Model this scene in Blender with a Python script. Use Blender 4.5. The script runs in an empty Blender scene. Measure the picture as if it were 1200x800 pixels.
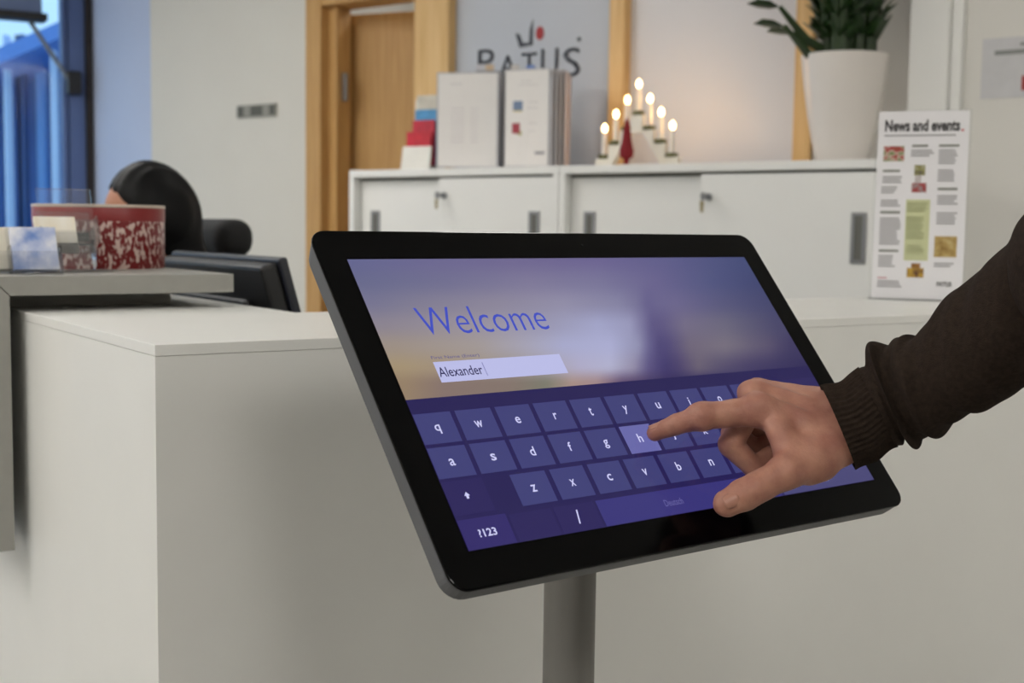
import bpy, math, random
import numpy as np
from mathutils import Vector, Matrix

random.seed(4)
rng = np.random.default_rng(4)
scene = bpy.context.scene
COL = scene.collection
PI = math.pi

# ------------------------------------------------------------------ camera
F = 1530.0; HC = 1.20
th, ro = math.radians(5.0), math.radians(.75)
UPC = np.array([math.sin(ro)*math.cos(th), -math.cos(ro)*math.cos(th), -math.sin(th)])
fw = np.array([0, 0, 1.0]); YC = fw - (fw @ UPC)*UPC; YC /= np.linalg.norm(YC); XC = np.cross(YC, UPC)
WR = np.array([XC, YC, UPC])                    # camera axes (right, down, forward) -> world
CP = np.array([0, 0, HC])
cam = bpy.data.cameras.new('camera'); camo = bpy.data.objects.new('camera', cam); COL.objects.link(camo)
cam.sensor_width = 36; cam.lens = F/1200*36; cam.clip_start = .02; cam.clip_end = 200
right, down, fwd = WR[:, 0], WR[:, 1], WR[:, 2]
m = Matrix.Identity(4)
for i in range(3):
    m[i][0] = right[i]; m[i][1] = -down[i]; m[i][2] = -fwd[i]; m[i][3] = CP[i]
camo.matrix_world = m
cam.dof.use_dof = True; cam.dof.focus_distance = 1.10; cam.dof.aperture_fstop = 8.5
scene.camera = camo

# ------------------------------------------------------------------ world, light, exposure
w = bpy.data.worlds.new('sky'); scene.world = w; w.use_nodes = True
bgn = w.node_tree.nodes['Background']
bgn.inputs[0].default_value = (.44, .72, 1.0, 1); bgn.inputs[1].default_value = 1.25
LAMP = 12.4
LAMP_SPOTS = [(-2.9, -1.2), (-2.9, .9), (-2.9, 2.9), (-1.1, -1.2), (-1.6, .7), (-1.75, 3.65), (.75, -.9), (-3.3, 4.0), (2.4, -1.2), (2.7, .3), (.5, 2.85, .5), (.35, 5.9)]  # spots tuned for surface brightness; half-size panel added to brighten the back right
vs = scene.view_settings
vs.view_transform = 'Standard'; vs.look = 'None'; vs.exposure = 0.0; vs.gamma = 1.0; vs.use_curve_mapping = False

# ------------------------------------------------------------------ measuring helpers
def ray(x, y): return WR @ np.array([(x-600)/F, (y-400)/F, 1.0])
def onz(x, y, z): v = ray(x, y); return CP + v*((z-HC)/v[2])
def ony(x, y, d): v = ray(x, y); return CP + v*(d/v[1])
def onp(x, y, p, n): v = ray(x, y); n = np.asarray(n, float); return CP + v*(((np.asarray(p)-CP) @ n)/(v @ n))

# ------------------------------------------------------------------ materials
def lin(c):
    return tuple(((x/255)/12.92 if x <= 10 else (((x/255)+.055)/1.055)**2.4) for x in c)
MATS = {}
def mat(name, rgb, rough=.5, metal=0, var=.04, scale=20, bump=0, bscale=200, spec=.5, sss=0, stretch=None, emit=None, estr=1, rgb2=None):
    if name in MATS: return MATS[name]
    M = bpy.data.materials.new(name); M.use_nodes = True; nt = M.node_tree; b = nt.nodes['Principled BSDF']
    b.inputs['Roughness'].default_value = rough; b.inputs['Metallic'].default_value = metal
    b.inputs['Specular IOR Level'].default_value = spec
    col = lin(rgb)
    tc = nt.nodes.new('ShaderNodeTexCoord'); mp = nt.nodes.new('ShaderNodeMapping')
    nt.links.new(tc.outputs['Object'], mp.inputs[0])
    if stretch: mp.inputs['Scale'].default_value = stretch
    nz = nt.nodes.new('ShaderNodeTexNoise'); nz.inputs['Scale'].default_value = scale; nz.inputs['Detail'].default_value = 4
    nt.links.new(mp.outputs[0], nz.inputs['Vector'])
    rp = nt.nodes.new('ShaderNodeValToRGB')
    c2 = lin(rgb2) if rgb2 else tuple(min(1, x*(1+var)) for x in col)
    c1 = col if rgb2 else tuple(x*(1-var) for x in col)
    rp.color_ramp.elements[0].position = .3; rp.color_ramp.elements[1].position = .7
    rp.color_ramp.elements[0].color = (*c1, 1); rp.color_ramp.elements[1].color = (*c2, 1)
    nt.links.new(nz.outputs['Fac'], rp.inputs[0]); nt.links.new(rp.outputs[0], b.inputs['Base Color'])
    if bump:
        n2 = nt.nodes.new('ShaderNodeTexNoise'); n2.inputs['Scale'].default_value = bscale; n2.inputs['Detail'].default_value = 3
        nt.links.new(mp.outputs[0], n2.inputs['Vector'])
        bp = nt.nodes.new('ShaderNodeBump'); bp.inputs['Strength'].default_value = bump; bp.inputs['Distance'].default_value = .002
        nt.links.new(n2.outputs['Fac'], bp.inputs['Height']); nt.links.new(bp.outputs[0], b.inputs['Normal'])
    if sss:
        b.inputs['Subsurface Weight'].default_value = sss; b.inputs['Subsurface Radius'].default_value = (.006, .002, .001)
    if emit:
        b.inputs['Emission Color'].default_value = (*lin(emit), 1); b.inputs['Emission Strength'].default_value = estr
    MATS[name] = M; return M
def clear(name, tint=(1, 1, 1), gloss=.1, diff=0.0, fres=.8):
    M = bpy.data.materials.new(name); M.use_nodes = True; nt = M.node_tree
    for n in list(nt.nodes): nt.nodes.remove(n)
    out = nt.nodes.new('ShaderNodeOutputMaterial'); t = nt.nodes.new('ShaderNodeBsdfTransparent'); g = nt.nodes.new('ShaderNodeBsdfGlossy')
    d = nt.nodes.new('ShaderNodeBsdfDiffuse')
    t.inputs[0].default_value = (*tint, 1); g.inputs['Roughness'].default_value = .06
    fr = nt.nodes.new('ShaderNodeFresnel'); fr.inputs[0].default_value = 1.45
    ad = nt.nodes.new('ShaderNodeMath'); ad.operation = 'MULTIPLY_ADD'; ad.inputs[1].default_value = fres; ad.inputs[2].default_value = gloss
    nt.links.new(fr.outputs[0], ad.inputs[0])
    m1 = nt.nodes.new('ShaderNodeMixShader'); m2 = nt.nodes.new('ShaderNodeMixShader'); m1.inputs[0].default_value = diff
    nt.links.new(t.outputs[0], m1.inputs[1]); nt.links.new(d.outputs[0], m1.inputs[2])
    nt.links.new(ad.outputs[0], m2.inputs[0]); nt.links.new(m1.outputs[0], m2.inputs[1]); nt.links.new(g.outputs[0], m2.inputs[2])
    nt.links.new(m2.outputs[0], out.inputs[0]); return M
def attr_screen(name):
    M = bpy.data.materials.new(name); M.use_nodes = True; nt = M.node_tree; b = nt.nodes['Principled BSDF']
    a = nt.nodes.new('ShaderNodeVertexColor'); a.layer_name = 'picture'
    b.inputs['Base Color'].default_value = (.004, .004, .005, 1); b.inputs['Roughness'].default_value = .12; b.inputs['Specular IOR Level'].default_value = .25
    nt.links.new(a.outputs[0], b.inputs['Emission Color']); b.inputs['Emission Strength'].default_value = 1.0
    return M
def lit(name, rgb, s=1.0):       # pixels of the switched-on display
    if name in MATS: return MATS[name]
    M = mat(name, (2, 2, 3), .12, spec=.25, emit=rgb, estr=s); return M

WHITE = mat('white_laminate', (227, 227, 223), .38, var=.012, scale=9, bump=.03, bscale=420)
GREYLAM = mat('grey_laminate', (150, 149, 143), .45, var=.03, scale=60, bump=.03, bscale=600)
WALLM = mat('wall_plaster', (217, 214, 205), .85, var=.015, scale=4, bump=.12, bscale=260)
WALLW = mat('wall_white_paint', (226, 224, 218), .8, var=.015, scale=4, bump=.1, bscale=260)
WALLG = mat('wall_grey_paint', (212, 211, 206), .8, var=.02, scale=4, bump=.1, bscale=260)
PANEL = mat('frosted_panel', (214, 216, 222), .35, var=.012, scale=3, bump=.02, bscale=90)
PANELB = mat('blue_grey_panel', (190, 196, 206), .4, var=.02, scale=3, bump=.02, bscale=90)
WOOD = mat('oak_door_veneer', (186, 142, 84), .5, rgb2=(204, 162, 102), scale=7, stretch=(9, 9, .5), bump=.05, bscale=40)
WOODP = mat('pine_post', (214, 172, 110), .5, rgb2=(232, 196, 138), scale=7, stretch=(10, 10, .5), bump=.05, bscale=40)
CAB = mat('cabinet_white_enamel', (238, 238, 235), .4, var=.01, scale=6, bump=.02, bscale=400)
DARK = mat('dark_shadow_gap', (40, 40, 38), .7)
ALU = mat('brushed_aluminium', (150, 152, 155), .35, metal=.8, scale=40, stretch=(1, 1, 12), bump=.03)
POSTM = mat('grey_powder_coat', (118, 116, 112), .42, metal=.25, var=.03, bump=.03, bscale=700)
BLACKG = mat('black_bezel_glass', (3, 3, 4), .12, spec=.14, var=.02)
BLACKP = mat('black_plastic', (20, 20, 22), .45, var=.06, bump=.05, bscale=600)
HOUSE = mat('housing_charcoal', (84, 85, 88), .42, var=.04, bump=.05, bscale=800)
SKIN = mat('skin', (158, 106, 92), .5, rgb2=(185, 136, 115), scale=48, bump=.22, bscale=420, sss=.12, spec=.35)
SWEAT = mat('brown_knit', (40, 32, 27), .95, rgb2=(52, 43, 36), scale=260, bump=.5, bscale=900, spec=.1)
GLASS = clear('window_glass', (.95, .98, 1), 0, 0, .22)
ACRYL = clear('clear_acrylic', (.985, .99, .995), .01, .03, .6)
PAPER = mat('white_paper', (232, 230, 228), .7, var=.01)
CEILM = mat('ceiling_tile', (228, 227, 222), .9, var=.015, bump=.1)
FLOORM = mat('grey_vinyl_floor', (152, 151, 147), .45, var=.08, scale=30, bump=.04)

# ------------------------------------------------------------------ building helpers
class MB:
    def __init__(s): s.v = []; s.f = []
    def add(s, v, f):
        o = len(s.v); s.v += [tuple(map(float, x)) for x in v]; s.f += [tuple(i+o for i in q) for q in f]; return s
    def box(s, x0, x1, y0, y1, z0, z1):
        return s.add([(x0,y0,z0),(x1,y0,z0),(x1,y1,z0),(x0,y1,z0),(x0,y0,z1),(x1,y0,z1),(x1,y1,z1),(x0,y1,z1)],
                     [(0,3,2,1),(4,5,6,7),(0,1,5,4),(1,2,6,5),(2,3,7,6),(3,0,4,7)])
    def prism(s, poly, axis, a0, a1):          # polygon in the two other axes, extruded along axis
        n = len(poly); area = sum(poly[i][0]*poly[(i+1) % n][1]-poly[(i+1) % n][0]*poly[i][1] for i in range(n))
        if area < 0: poly = poly[::-1]
        def P(p, a): return {'z': (p[0], p[1], a), 'y': (p[0], a, p[1]), 'x': (a, p[0], p[1])}[axis]
        v = [P(p, a0) for p in poly]+[P(p, a1) for p in poly]
        fl = axis == 'y'
        fs = [tuple(range(n))[::-1], tuple(range(n, 2*n))]+[(i, (i+1) % n, n+(i+1) % n, n+i) for i in range(n)]
        if fl: fs = [f[::-1] for f in fs]
        return s.add(v, fs)
    def lathe(s, prof, cx=0, cy=0, n=32):
        o = []; fs = []
        k = len(prof)
        for r, z in prof:
            for i in range(n):
                t = 2*PI*i/n; o.append((cx+r*math.cos(t), cy+r*math.sin(t), z))
        for j in range(k-1):
            for i in range(n):
                fs.append((j*n+i, j*n+(i+1) % n, (j+1)*n+(i+1) % n, (j+1)*n+i))
        if prof[0][0] > 1e-6: fs.append(tuple(range(n))[::-1])
        if prof[-1][0] > 1e-6: fs.append(tuple(range((k-1)*n, k*n)))
        return s.add(o, fs)
    def tube(s, pts, rad, n=10):
        pts = [Vector(p) for p in pts]; rad = rad if hasattr(rad, '__len__') else [rad]*len(pts)
        o = []; fs = []
        up = Vector((0, 0, 1))
        for i, p in enumerate(pts):
            d = (pts[min(i+1, len(pts)-1)]-pts[max(i-1, 0)]).normalized()
            u = d.cross(up)
            if u.length < 1e-3: u = d.cross(Vector((1, 0, 0)))
            u.normalize(); v = u.cross(d)
            for k in range(n):
                t = 2*PI*k/n; o.append(tuple(p+(u*math.cos(t)+v*math.sin(t))*rad[i]))
        for j in range(len(pts)-1):
            for k in range(n): fs.append((j*n+k, (j+1)*n+k, (j+1)*n+(k+1) % n, j*n+(k+1) % n))
        fs.append(tuple(range(n))); fs.append(tuple(range((len(pts)-1)*n, len(pts)*n))[::-1])
        return s.add(o, fs)
    def quad(s, a, b, c, d): return s.add([a, b, c, d], [(0, 1, 2, 3)])
    def mesh(s, name):
        me = bpy.data.meshes.new(name); me.from_pydata(s.v, [], s.f); me.update(); return me
    def build(s, name, m, parent=None, smooth=False, bevel=0, seg=2, kind=None):
        return obj(name, s.mesh(name), m, parent, smooth, bevel, seg, kind)
def obj(name, me, m, parent=None, smooth=False, bevel=0, seg=2, kind=None):
    o = bpy.data.objects.new(name, me); COL.objects.link(o)
    if m and not me.materials: me.materials.append(m)
    if parent: o.parent = parent
    if smooth:
        for p in me.polygons: p.use_smooth = True
        if smooth != 'all':
            me.set_sharp_from_angle(angle=math.radians(40))
    if bevel:
        b = o.modifiers.new('bevel', 'BEVEL'); b.width = bevel; b.segments = seg; b.limit_method = 'ANGLE'; b.angle_limit = math.radians(40)
    if kind: o['kind'] = kind
    return o
def tag(o, label, cat, group=None):
    o['label'] = label; o['category'] = cat
    if group: o['group'] = group
    return o
def thing(name, label, cat, loc=(0, 0, 0), rotz=0, group=None, mw=None):
    o = bpy.data.objects.new(name, None); COL.objects.link(o); o.empty_display_size = .05
    if mw is not None: o.matrix_world = mw
    else: o.location = tuple(map(float, loc)); o.rotation_euler = (0, 0, rotz)
    return tag(o, label, cat, group)
def struct(o, label=None, cat=None):
    o['kind'] = 'structure'
    if label: o['label'] = label
    if cat: o['category'] = cat
    return o
def text_mesh(name, s, x0, y0, x1, y1, z, bold=0):       # lettering fitted to a rectangle
    cu = bpy.data.curves.new(name, 'FONT'); cu.body = s; cu.size = 1; cu.resolution_u = 3; cu.offset = bold
    o = bpy.data.objects.new(name, cu); me = bpy.data.meshes.new_from_object(o); bpy.data.objects.remove(o); bpy.data.curves.remove(cu)
    n = len(me.vertices); a = np.zeros(n*3); me.vertices.foreach_get('co', a); a = a.reshape(-1, 3)
    lo, hi = a.min(0), a.max(0)
    a[:, 0] = x0+(a[:, 0]-lo[0])/max(hi[0]-lo[0], 1e-6)*(x1-x0); a[:, 1] = y0+(a[:, 1]-lo[1])/max(hi[1]-lo[1], 1e-6)*(y1-y0); a[:, 2] = z
    me.vertices.foreach_set('co', a.ravel()); me.update(); me.name = name; me.materials.clear(); return me
def frame(origin, x, y=None, z=(0, 0, 1)):
    z = Vector(z).normalized(); x = Vector(x).normalized(); y = z.cross(x).normalized() if y is None else Vector(y)
    M = Matrix.Identity(4)
    for i in range(3): M[i][0] = x[i]; M[i][1] = y[i]; M[i][2] = z[i]; M[i][3] = float(origin[i])
    return M

# ---- signed-distance modelling for bodies
def smin(a, b, k):
    h = np.clip(.5+.5*(b-a)/k, 0, 1); return b+(a-b)*h-k*h*(1-h)
def cone(p, a, b, ra, rb):
    a = np.asarray(a, float); b = np.asarray(b, float); d = b-a
    t = np.clip(((p-a) @ d)/(d @ d), 0, 1)
    return np.linalg.norm(p-(a+t[..., None]*d), axis=-1)-(ra+(rb-ra)*t)
def ellip(p, c, r, R=None):
    q = p-np.asarray(c, float)
    if R is not None: q = q @ np.asarray(R)
    r = np.asarray(r, float); k0 = np.linalg.norm(q/r, axis=-1); k1 = np.linalg.norm(q/(r*r), axis=-1)
    return k0*(k0-1)/np.maximum(k1, 1e-9)
def sdf_mesh(name, fn, lo, hi, h):
    lo = np.asarray(lo, float); hi = np.asarray(hi, float); n = np.ceil((hi-lo)/h).astype(int)+1
    ax = [lo[i]+h*np.arange(n[i]) for i in range(3)]
    G = np.stack(np.meshgrid(*ax, indexing='ij'), -1)
    V = np.empty(n)
    for i in range(0, n[0], 16): V[i:i+16] = fn(G[i:i+16])
    del G
    nx, ny, nz = n-1
    acc = np.zeros((nx, ny, nz, 3)); cnt = np.zeros((nx, ny, nz))
    corners = [(i, j, k) for i in (0, 1) for j in (0, 1) for k in (0, 1)]
    def C(c): return V[c[0]:c[0]+nx, c[1]:c[1]+ny, c[2]:c[2]+nz]
    for c in corners:
        for a in range(3):
            if c[a]: continue
            d = list(c); d[a] = 1; v0, v1 = C(c), C(d); msk = (v0 < 0) != (v1 < 0)
            t = np.where(msk, v0/np.where(msk, v0-v1, 1), 0)
            for b in range(3): acc[..., b] += np.where(msk, c[b]+(t if b == a else 0), 0)
            cnt += msk
    on = cnt > 0
    idx = -np.ones((nx, ny, nz), int); idx[on] = np.arange(on.sum())
    cell = np.argwhere(on); verts = lo+h*(cell+acc[on]/cnt[on][:, None])
    faces = []
    for a in range(3):
        b, c = (a+1) % 3, (a+2) % 3
        sl0 = [slice(1, -1)]*3; sl1 = [slice(1, -1)]*3
        sl0[a] = slice(0, n[a]-1); sl1[a] = slice(1, n[a])
        v0 = V[tuple(sl0)]; v1 = V[tuple(sl1)]
        e = np.argwhere((v0 < 0) != (v1 < 0)); inside0 = (v0 < 0)[tuple(e.T)]
        e = e.copy(); e[:, b] += 1; e[:, c] += 1
        q = []
        for (db, dc) in ((-1, -1), (0, -1), (0, 0), (-1, 0)):
            t = e.copy(); t[:, b] += db; t[:, c] += dc; q.append(idx[tuple(t.T)])
        q = np.stack(q, 1); q[~inside0] = q[~inside0][:, ::-1]
        faces.append(q)
    fs = np.concatenate(faces); fs = fs[(fs >= 0).all(1)]
    me = bpy.data.meshes.new(name); me.from_pydata(verts.tolist(), [], fs.tolist()); me.update()
    for p in me.polygons: p.use_smooth = True
    return me

# ------------------------------------------------------------------ frames of the place
al = math.radians(33.6)
DA = np.array([math.cos(al), math.sin(al), 0]); DB = np.array([-math.sin(al), math.cos(al), 0]); D0 = np.array([-.337, 1.227, 0])
def dk(s, t, z): return D0+DA*s+DB*t+np.array([0, 0, z])
cc = np.array([.796, -.606, 0]); cc /= np.linalg.norm(cc); nc = np.array([cc[1], -cc[0], 0])      # cabinet row, facing the room
C0 = np.array([-.565, 4.5, 0])
def cb(s, off, z): return C0+cc*s+nc*off+np.array([0, 0, z])
def cs(x, y, off=0):
    p = onp(x, y, C0+nc*off, nc); return float((p-C0) @ cc), float(p[2])
CABF = frame(C0, cc, z=(0, 0, 1))      # local x along row, local y into the wall, z up
DESKF = frame(D0, DA)
WO = .47                                # wall surface behind cabinet fronts
CEIL = 2.8

# ------------------------------------------------------------------ setting
K = cb(-1.69, -WO, 0); K2 = np.array([-2.10, 6.52, 0]); K3 = np.array([-4.65, 5.02, 0])
s_p = cs(1072, 60, -.32)[0]; R0 = cb(s_p, -.32, 0); R1 = cb(3.7, -.32, 0)
outline = [K, K2, K3, (-4.65, -3.2, 0), (3.4, -3.2, 0), R1]
back = [cb(3.7, -WO-2.0, 0), cb(-1.69, -WO-2.0, 0)]
pl = [tuple(p[:2]) for p in outline]+[tuple(p[:2]) for p in back]
struct(MB().prism(pl, 'z', -.1, 0).build('floor', FLOORM))
struct(MB().prism(pl, 'z', CEIL, CEIL+.1).build('ceiling', CEILM))
def wallseg(name, p, q, z0, z1, m, thick=.1, out=1):
    p = np.array(p[:2], float); q = np.array(q[:2], float); d = (q-p)/np.linalg.norm(q-p); nn = np.array([d[1], -d[0]])*thick*out
    poly = [tuple(p), tuple(q), tuple(q+nn), tuple(p+nn)]
    return struct(MB().prism(poly, 'z', z0, z1).build(name, m))
wallseg('wall_pier', K2, K, 0, CEIL, mat('wall_daylight_tint', (196, 206, 230), .8, var=.015, scale=4, bump=.1, bscale=260), .12, -1)  # blue of the window daylight is put into the pier's base colour
wallseg('wall_left', K3, (-4.65, -3.2), 0, CEIL, WALLW, .1, -1)
wallseg('wall_behind', (-4.65, -3.2), (3.4, -3.2), 0, CEIL, WALLW, .1, 1)
wallseg('wall_right', (3.4, -3.2), R1, 0, CEIL, WALLW, .1, 1)
def cbox(name, s0, s1, o0, o1, z0, z1, m, parent=None, bevel=0):
    o = MB().box(s0, s1, o0, o1, z0, z1).build(name, m, parent, bevel=bevel)
    if parent is None: o.matrix_world = CABF; o['kind'] = 'structure'
    return o
sD = -.68; sJ = .061
cbox('wall_back', -1.69, sD, WO, WO+.1, 0, CEIL, WALLM)
cbox('wall_above_door', sD, sJ, WO, WO+.1, 2.12, CEIL, WALLM)
pan1 = cs(717, 60, -WO)[0]; pan1r = cs(735, 60, -WO)[0]; pan2 = cs(935, 60, -WO)[0]; pan2r = cs(956, 60, -WO)[0]
cbox('wall_panel_logo', sJ, pan1, WO+.02, WO+.1, 0, CEIL, PANELB)
cbox('wall_panel_glossy', pan1r, pan2, WO+.02, WO+.1, 0, CEIL, PANEL)
cbox('wall_recess', pan2r, 3.7, WO, WO+.1, 0, CEIL, WALLG)
cbox('trim_1', pan1, pan1r, WO-.02, WO+.1, 0, CEIL, WOODP, bevel=.003)
cbox('trim_2', pan2, pan2r, WO-.02, WO+.1, 0, CEIL, WOODP, bevel=.003)
s_q = cs(1128, 60, -.30)[0]
cbox('wall_side', s_p+.01, 3.7, .32, WO, 0, CEIL, WALLW)
cbox('trim_3', s_p, s_q-.03, .275, .33, 0, CEIL, CAB, bevel=.004)
cbox('trim_4', s_q-.03, s_q, .295, .33, 0, CEIL, CAB, bevel=.004)
cbox('wall_corridor', -1.69, 3.7, WO+1.9, WO+2.0, 0, CEIL, WALLW)
cbox('wall_corridor_far', 3.6, 3.7, WO+.1, WO+1.9, 0, CEIL, WALLW)
cbox('wall_corridor_end', -1.79, -1.69, WO+.1, WO+1.9, 0, CEIL, WALLW)

# door with its frame, standing ajar towards the corridor
door = thing('door_1', 'oak veneer door standing ajar in a wooden frame beside the white cabinets', 'door', mw=CABF); door['kind'] = 'structure'
MB().box(sD, sD+.085, WO-.025, WO+.12, 0, 2.13).build('jamb', WOOD, door, bevel=.004)
MB().box(sD+.085, sD+.13, WO+.02, WO+.10, 0, 2.06).build('door_stop', WOOD, door, bevel=.003)
MB().box(-.104, sJ, WO-.025, WO+.12, 0, 2.13).build('jamb', WOODP, door, bevel=.004)
MB().box(sD+.085, -.104, WO-.02, WO+.12, 2.055, 2.13).build('header', WOOD, door, bevel=.004)
leaf = MB().box(.012, .62, 0, .042, .01, 2.04).build('door_leaf', WOOD, door, bevel=.003)
leaf.location = (sD+.062, WO+.122, 0); leaf.rotation_euler = (0, 0, math.radians(14))
for z in (.3, 1.74):
    h = MB().box(-.012, .012, -.01, .004, z-.05, z+.06).build('hinge', ALU, door, bevel=.002); h.location = (sD+.14, WO+.06, 0)
cl = MB().box(-.18, -.02, WO+.125, WO+.16, 2.0, 2.03).build('door_closer', ALU, door, bevel=.003)

# window wall with its view
WD = (K3-K2)/np.linalg.norm(K3-K2); WF = frame(K2, WD, z=(0, 0, 1))      # local x along window, +y ... outside/inside by sign
wn = np.array([-WD[1], WD[0], 0]); OUT = 1 if wn @ (K2-CP) > 0 else -1
win = thing('window_1', 'tall blue daylit window in a dark grey aluminium frame', 'window', mw=WF); win['kind'] = 'structure'
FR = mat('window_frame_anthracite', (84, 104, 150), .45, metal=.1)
FRB = mat('window_gasket', (38, 30, 28), .7)
WLEN = float(np.linalg.norm(K3-K2))
MB().box(0, .03, -.07, .07, 0, CEIL).build('gasket', FRB, win)
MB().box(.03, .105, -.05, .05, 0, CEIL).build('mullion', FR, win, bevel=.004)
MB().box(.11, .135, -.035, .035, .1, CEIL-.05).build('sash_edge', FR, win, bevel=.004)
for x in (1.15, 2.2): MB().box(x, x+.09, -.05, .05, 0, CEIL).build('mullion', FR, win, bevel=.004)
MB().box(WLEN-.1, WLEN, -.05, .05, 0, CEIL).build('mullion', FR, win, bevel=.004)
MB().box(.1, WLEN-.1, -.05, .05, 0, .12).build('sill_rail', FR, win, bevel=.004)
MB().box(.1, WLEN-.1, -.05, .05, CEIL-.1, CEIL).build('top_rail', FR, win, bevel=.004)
for x0, x1 in ((.13, 1.15), (1.24, 2.2), (2.29, WLEN-.1)): MB().box(x0, x1, -.004, .004, .12, CEIL-.1).build('pane', GLASS, win)
def wz(x, y): 
    p = onp(x, y, K2, wn); return float((p-K2) @ WD), float(p[2])
# latch block on the frame, window opener arm and vent flap
a0 = wz(83, 99); f0 = wz(0, 22); f1 = wz(40, 22); f2 = wz(46, 26); arm0 = wz(27, 26)
INS = -OUT
MB().box(a0[0]-.03, a0[0]+.035, INS*.05, INS*.11, a0[1]-.055, a0[1]+.055).build('latch_block', BLACKP, win, bevel=.005)
MB().tube([(arm0[0], INS*.13, arm0[1]), (a0[0]+.03, INS*.08, a0[1]+.02)], .012, 8).build('stay_arm', ALU, win, smooth=True)
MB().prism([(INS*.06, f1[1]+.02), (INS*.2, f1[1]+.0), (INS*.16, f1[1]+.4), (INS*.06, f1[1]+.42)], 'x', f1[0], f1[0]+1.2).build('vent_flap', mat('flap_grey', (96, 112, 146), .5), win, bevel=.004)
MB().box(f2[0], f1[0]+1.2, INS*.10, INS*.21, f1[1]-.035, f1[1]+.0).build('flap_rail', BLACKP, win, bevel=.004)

# view outside: neighbouring wing with posts under a sloping eave
EX = 11.0
def ex(x, y, d=EX): return ony(x, y, d)
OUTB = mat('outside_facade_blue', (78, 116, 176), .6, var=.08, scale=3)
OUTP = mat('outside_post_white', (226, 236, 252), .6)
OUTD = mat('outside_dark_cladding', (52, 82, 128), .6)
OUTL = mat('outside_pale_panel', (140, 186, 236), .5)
fac = thing('neighbour_building', 'blue grey neighbouring building with white posts seen through the window', 'building', ex(40, 300))
fac.location.z = 0; fl = fac.location
def exbox(name, xa, xb, ya, yb, d0, d1, m):
    p = ony(xa, ya, d0); q = ony(xb, yb, d0)
    MB().box(p[0]-fl.x, q[0]-fl.x, d0-fl.y, d1-fl.y, q[2], p[2]).build(name, m, fac)
for xa, xb in ((5, 12), (58, 67), (-62, -54), (-120, -110)): exbox('post', xa, xb, 40, 480, EX-.1, EX+.05, OUTP)
for xa, xb in ((18, 26), (27, 31), (68, 78), (-40, -20)): exbox('cladding_strip', xa, xb, 40, 480, EX+.3, EX+.4, OUTD)
for xa, xb in ((41, 57), (-5, 4), (-95, -70)): exbox('glazed_panel', xa, xb, 70, 480, EX+.45, EX+.55, OUTL)
e0 = ex(-300, 160, EX-.3); e1 = ex(0, 55, EX-.3); e2 = ex(100, 12, EX-.3)
e1[2] -= .13; e2[2] -= .13; sl = (e2[2]-e1[2])/(e2[0]-e1[0]); xl = e1[0]-1.8; xr = e2[0]+.3
zl = e1[2]+sl*(xl-e1[0]); zr = e1[2]+sl*(xr-e1[0])
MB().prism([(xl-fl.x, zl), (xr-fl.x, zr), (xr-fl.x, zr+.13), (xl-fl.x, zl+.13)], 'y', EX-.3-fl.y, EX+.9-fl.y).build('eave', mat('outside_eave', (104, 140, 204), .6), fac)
MB().prism([(xl-fl.x, -.5), (xr-fl.x, -.5), (xr-fl.x, zr+.03), (xl-fl.x, zl+.03)], 'y', EX+.6-fl.y, EX+.8-fl.y).build('facade', OUTB, fac)
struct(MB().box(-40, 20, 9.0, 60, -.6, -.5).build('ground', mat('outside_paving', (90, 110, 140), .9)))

# ceiling luminaires
DIF = mat('lamp_diffuser', (250, 247, 238), .6, emit=(255, 251, 246), estr=LAMP)
LFR = mat('lamp_frame', (235, 235, 232), .5)
for i, (x, y, *z_) in enumerate(LAMP_SPOTS):
    k = z_[0] if z_ else 1.0
    t = thing('ceiling_light', 'square flush ceiling light panel assumed outside the picture', 'ceiling light', (x, y, CEIL-.03), 0, 'ceiling light panels')
    t.scale = (k, k, 1)
    MB().box(-.38, .38, -.38, .38, .004, .03).build('frame', LFR, t, bevel=.003)
    MB().box(-.35, .35, -.35, .35, -.002, .004).build('diffuser', DIF, t)

# ------------------------------------------------------------------ reception counter
ct = thing('reception_counter', 'white laminate reception counter with an L-shaped top behind the touchscreen', 'counter', mw=DESKF)
ZT = 1.085; TT = .011; LW = .31; FWD = .37; LEN = 1.95; BACK = 1.55
MB().prism([(0, 0), (LEN, 0), (LEN, FWD), (LW, FWD), (LW, BACK), (0, BACK)], 'z', ZT-TT, ZT).build('counter_top', WHITE, ct, bevel=.0006)
MB().prism([(.0003, .0003), (LEN-.0003, .0003), (LEN-.0003, .02), (.02, .02)], 'z', 0, ZT-TT-.0003).build('front_panel', WHITE, ct)
MB().prism([(.0003, .0006), (.02, .0203), (.02, BACK-.001), (.0003, BACK-.001)], 'z', 0, ZT-TT-.0003).build('side_panel', WHITE, ct)
MB().box(LW, LEN-.021, FWD-.02, FWD-.001, .0, ZT-TT-.0003).build('inner_panel', WHITE, ct, bevel=.001)
MB().box(LW-.02, LW-.001, FWD, BACK-.001, .0, ZT-TT-.0003).build('inner_panel', WHITE, ct, bevel=.001)
MB().box(LEN-.02, LEN-.001, .021, FWD-.001, .0, ZT-TT-.0003).build('end_panel', WHITE, ct, bevel=.001)
MB().box(.02, LW-.02, BACK-.02, BACK-.001, .0, ZT-TT-.0003).build('end_panel', WHITE, ct, bevel=.001)

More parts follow.
